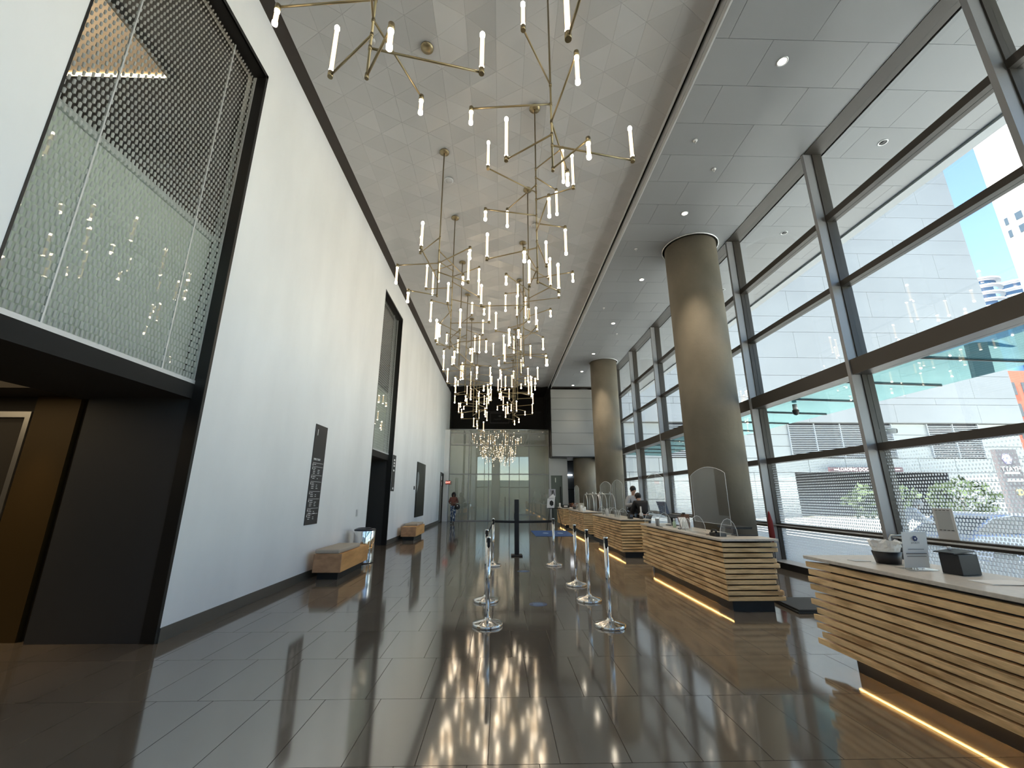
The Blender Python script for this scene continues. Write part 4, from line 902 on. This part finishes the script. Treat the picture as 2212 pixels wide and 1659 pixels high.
ml = lamp('white sign letters', (1, 1, 1), 1.6); text('LOADING DOCK EXIT ONLY', .40, ml, s, (33.2, 37.69, 3.82), (PI / 2, 0, 0)); MB().box(30.2, 37.68, 3.78, 30.6, 37.70, 3.86).box(35.9, 37.68, 3.78, 36.3, 37.70, 3.86).build('arrow', ml, s)
# hedge and tree beyond the dock opening, seen through it
def bush(x, y, z, rx, rz_, lab, n=420, seed=1):
    random.seed(seed); t = thing('hedge', lab, 'hedge', (x, y, -.35)); m = MB()
    for i in range(n):
        a = random.uniform(0, 2 * PI); b_ = math.acos(random.uniform(-1, 1)); r_ = random.uniform(.7, 1)
        c = Vector((x + rx * r_ * math.sin(b_) * math.cos(a), y + 1.2 * r_ * math.sin(b_) * math.sin(a), z + rz_ * r_ * math.cos(b_)))
        u = Vector([random.uniform(-.35, .35) for _ in range(3)]); v = Vector([random.uniform(-.35, .35) for _ in range(3)])
        m.add([c, c + u, c + u + v, c + v], [(0, 1, 2, 3)])
    tag(m.build('foliage', M_leaf, t), kind='stuff'); MB().cyl((x, y, -.4), (x, y, z), .15).build('stem', M_base, t)
bush(32, 35.5, 1.1, 3.2, 1.5, 'green hedge in front of the loading dock opening', seed=2)
bush(39, 35.5, 1.3, 3.0, 1.7, 'green hedge at the corner side of the loading dock', seed=3)
bush(24.5, 17.0, 1.3, 1.8, 1.7, 'green shrub beside the street sign pylon', seed=4)
bush(30.5, 21.0, 2.0, 2.6, 2.2, 'larger green shrub behind the street sign pylon', seed=6)
t = thing('sign_pylon', 'grey street pylon with a lilac emblem and white lettering seen from behind', 'sign', (17.3, 14, -.35))
MB().box(17.0, 14.0, -.35, 17.75, 14.15, 3.05).build('pylon', mat('pylon grey', (.12, .11, .12), .5), t)
MB().extrude([(17.32 + .17 * math.cos(k * PI / 3), 14.0, 2.72 + .19 * math.sin(k * PI / 3)) for k in range(6)], (0, -.02, 0)).build('emblem', mat('lilac', (.45, .40, .75), .5), t)
text('HYATT', .22, M_white, t, (17.36, 13.985, 2.38), (PI / 2, 0, 0), mirror=True, extr=.005)
MB().box(17.10, 13.98, 2.22, 17.62, 14.0, 2.28).box(17.12, 13.98, 1.97, 17.66, 14.0, 2.06).build('text_line', M_white, t)
MB().cyl((17.42, 14.0, 1.62), (17.42, 13.97, 1.62), .11).build('round_badge', mat('olive badge', (.40, .38, .15), .5), t)
# far buildings
t = thing('white_tower', 'tall sunlit white tower with square windows', 'building', (100, 50, 0)); B(85.8, 36, 0, 125, 60, 110).build('walls', M_tower, t)
for i in range(5):
    for j in range(7):
        yy = 59.3 - j * 1.5; z = 36.6 + i * 2.35
        if i < 3 and j < 2: continue
        B(85.72, yy - (.5 if j == 0 else .95), z, 85.82, yy, z + 1.3).build('window', M_win, t)
t = thing('red_building', 'low red brick building behind the pale facade', 'building', (78, 60, 0)); B(66, 60.5, 0, 85.7, 72, 20.5).build('walls', M_redb, t)
for i in range(5):
    for j in range(8): B(66.4 + j * 2.4, 60.4, 3 + i * 3.4, 67.7 + j * 2.4, 60.52, 5 + i * 3.4).build('window', M_win, t)
for i, (x, y, r_, h) in enumerate(((104.5, 80.5, 3.0, 47), (114, 82, 4.4, 47))):
    t = thing('round_tower', ('slim', 'wide')[i] + ' blue glass tower with curved balconies in the distance', 'building', (x, y, 0)); MB().lathe([(r_, 0), (r_, h)], (x, y, 0), 24).build('core', M_bluet, t)
    for k in range(8): MB().lathe([(r_ + .8, h - 12 + k * 1.6), (r_ + .8, h - 11.5 + k * 1.6)], (x, y, 0), 24).build('balcony', M_tower, t)
# car
def car():
    t = thing('parked_car', 'pale blue car parked outside behind the window notice', 'car', (13.4, 11.6, -.35)); z = -.35; y0, y1 = 10.7, 12.4; x = 11.6
    mb_ = mat('pale blue paint', (.35, .42, .62), .2, .3)
    q = [(x, z + .28), (x + 4.4, z + .28), (x + 4.4, z + .62), (x + 4.25, z + .80), (x + 3.3, z + .90), (x + .3, z + .92), (x, z + .75)]
    MB().extrude([(a, y0, b_) for a, b_ in q], (0, y1 - y0, 0)).build('body', mb_, t, .05)
    q = [(x + .25, z + .90), (x + .9, z + 1.30), (x + 1.5, z + 1.38), (x + 2.2, z + 1.34), (x + 3.35, z + .88)]
    MB().extrude([(a, y0 + .12, b_) for a, b_ in q], (0, y1 - y0 - .24, 0)).build('cabin_glass', M_win, t)
    p = [Vector((a, y0 + .12, b_)) for a, b_ in q]; MB().tube(p, .035).build('roof_rail', mb_, t); MB().tube([v + Vector((0, y1 - y0 - .24, 0)) for v in p], .035).build('roof_rail', mb_, t)
    q = [(x + .85, z + 1.29), (x + 1.5, z + 1.38), (x + 2.2, z + 1.34), (x + 2.25, z + 1.37), (x + 1.5, z + 1.42), (x + .85, z + 1.33)]; MB().extrude([(a, y0 + .12, b_) for a, b_ in q], (0, y1 - y0 - .24, 0)).build('roof', mb_, t)
    for a in (x + .85, x + 3.5):
        for b_ in (y0, y1 - .2): MB().cyl((a, b_, z + .32), (a, b_ + .2, z + .32), .32, n=20).build('wheel', M_plast, t)
car()
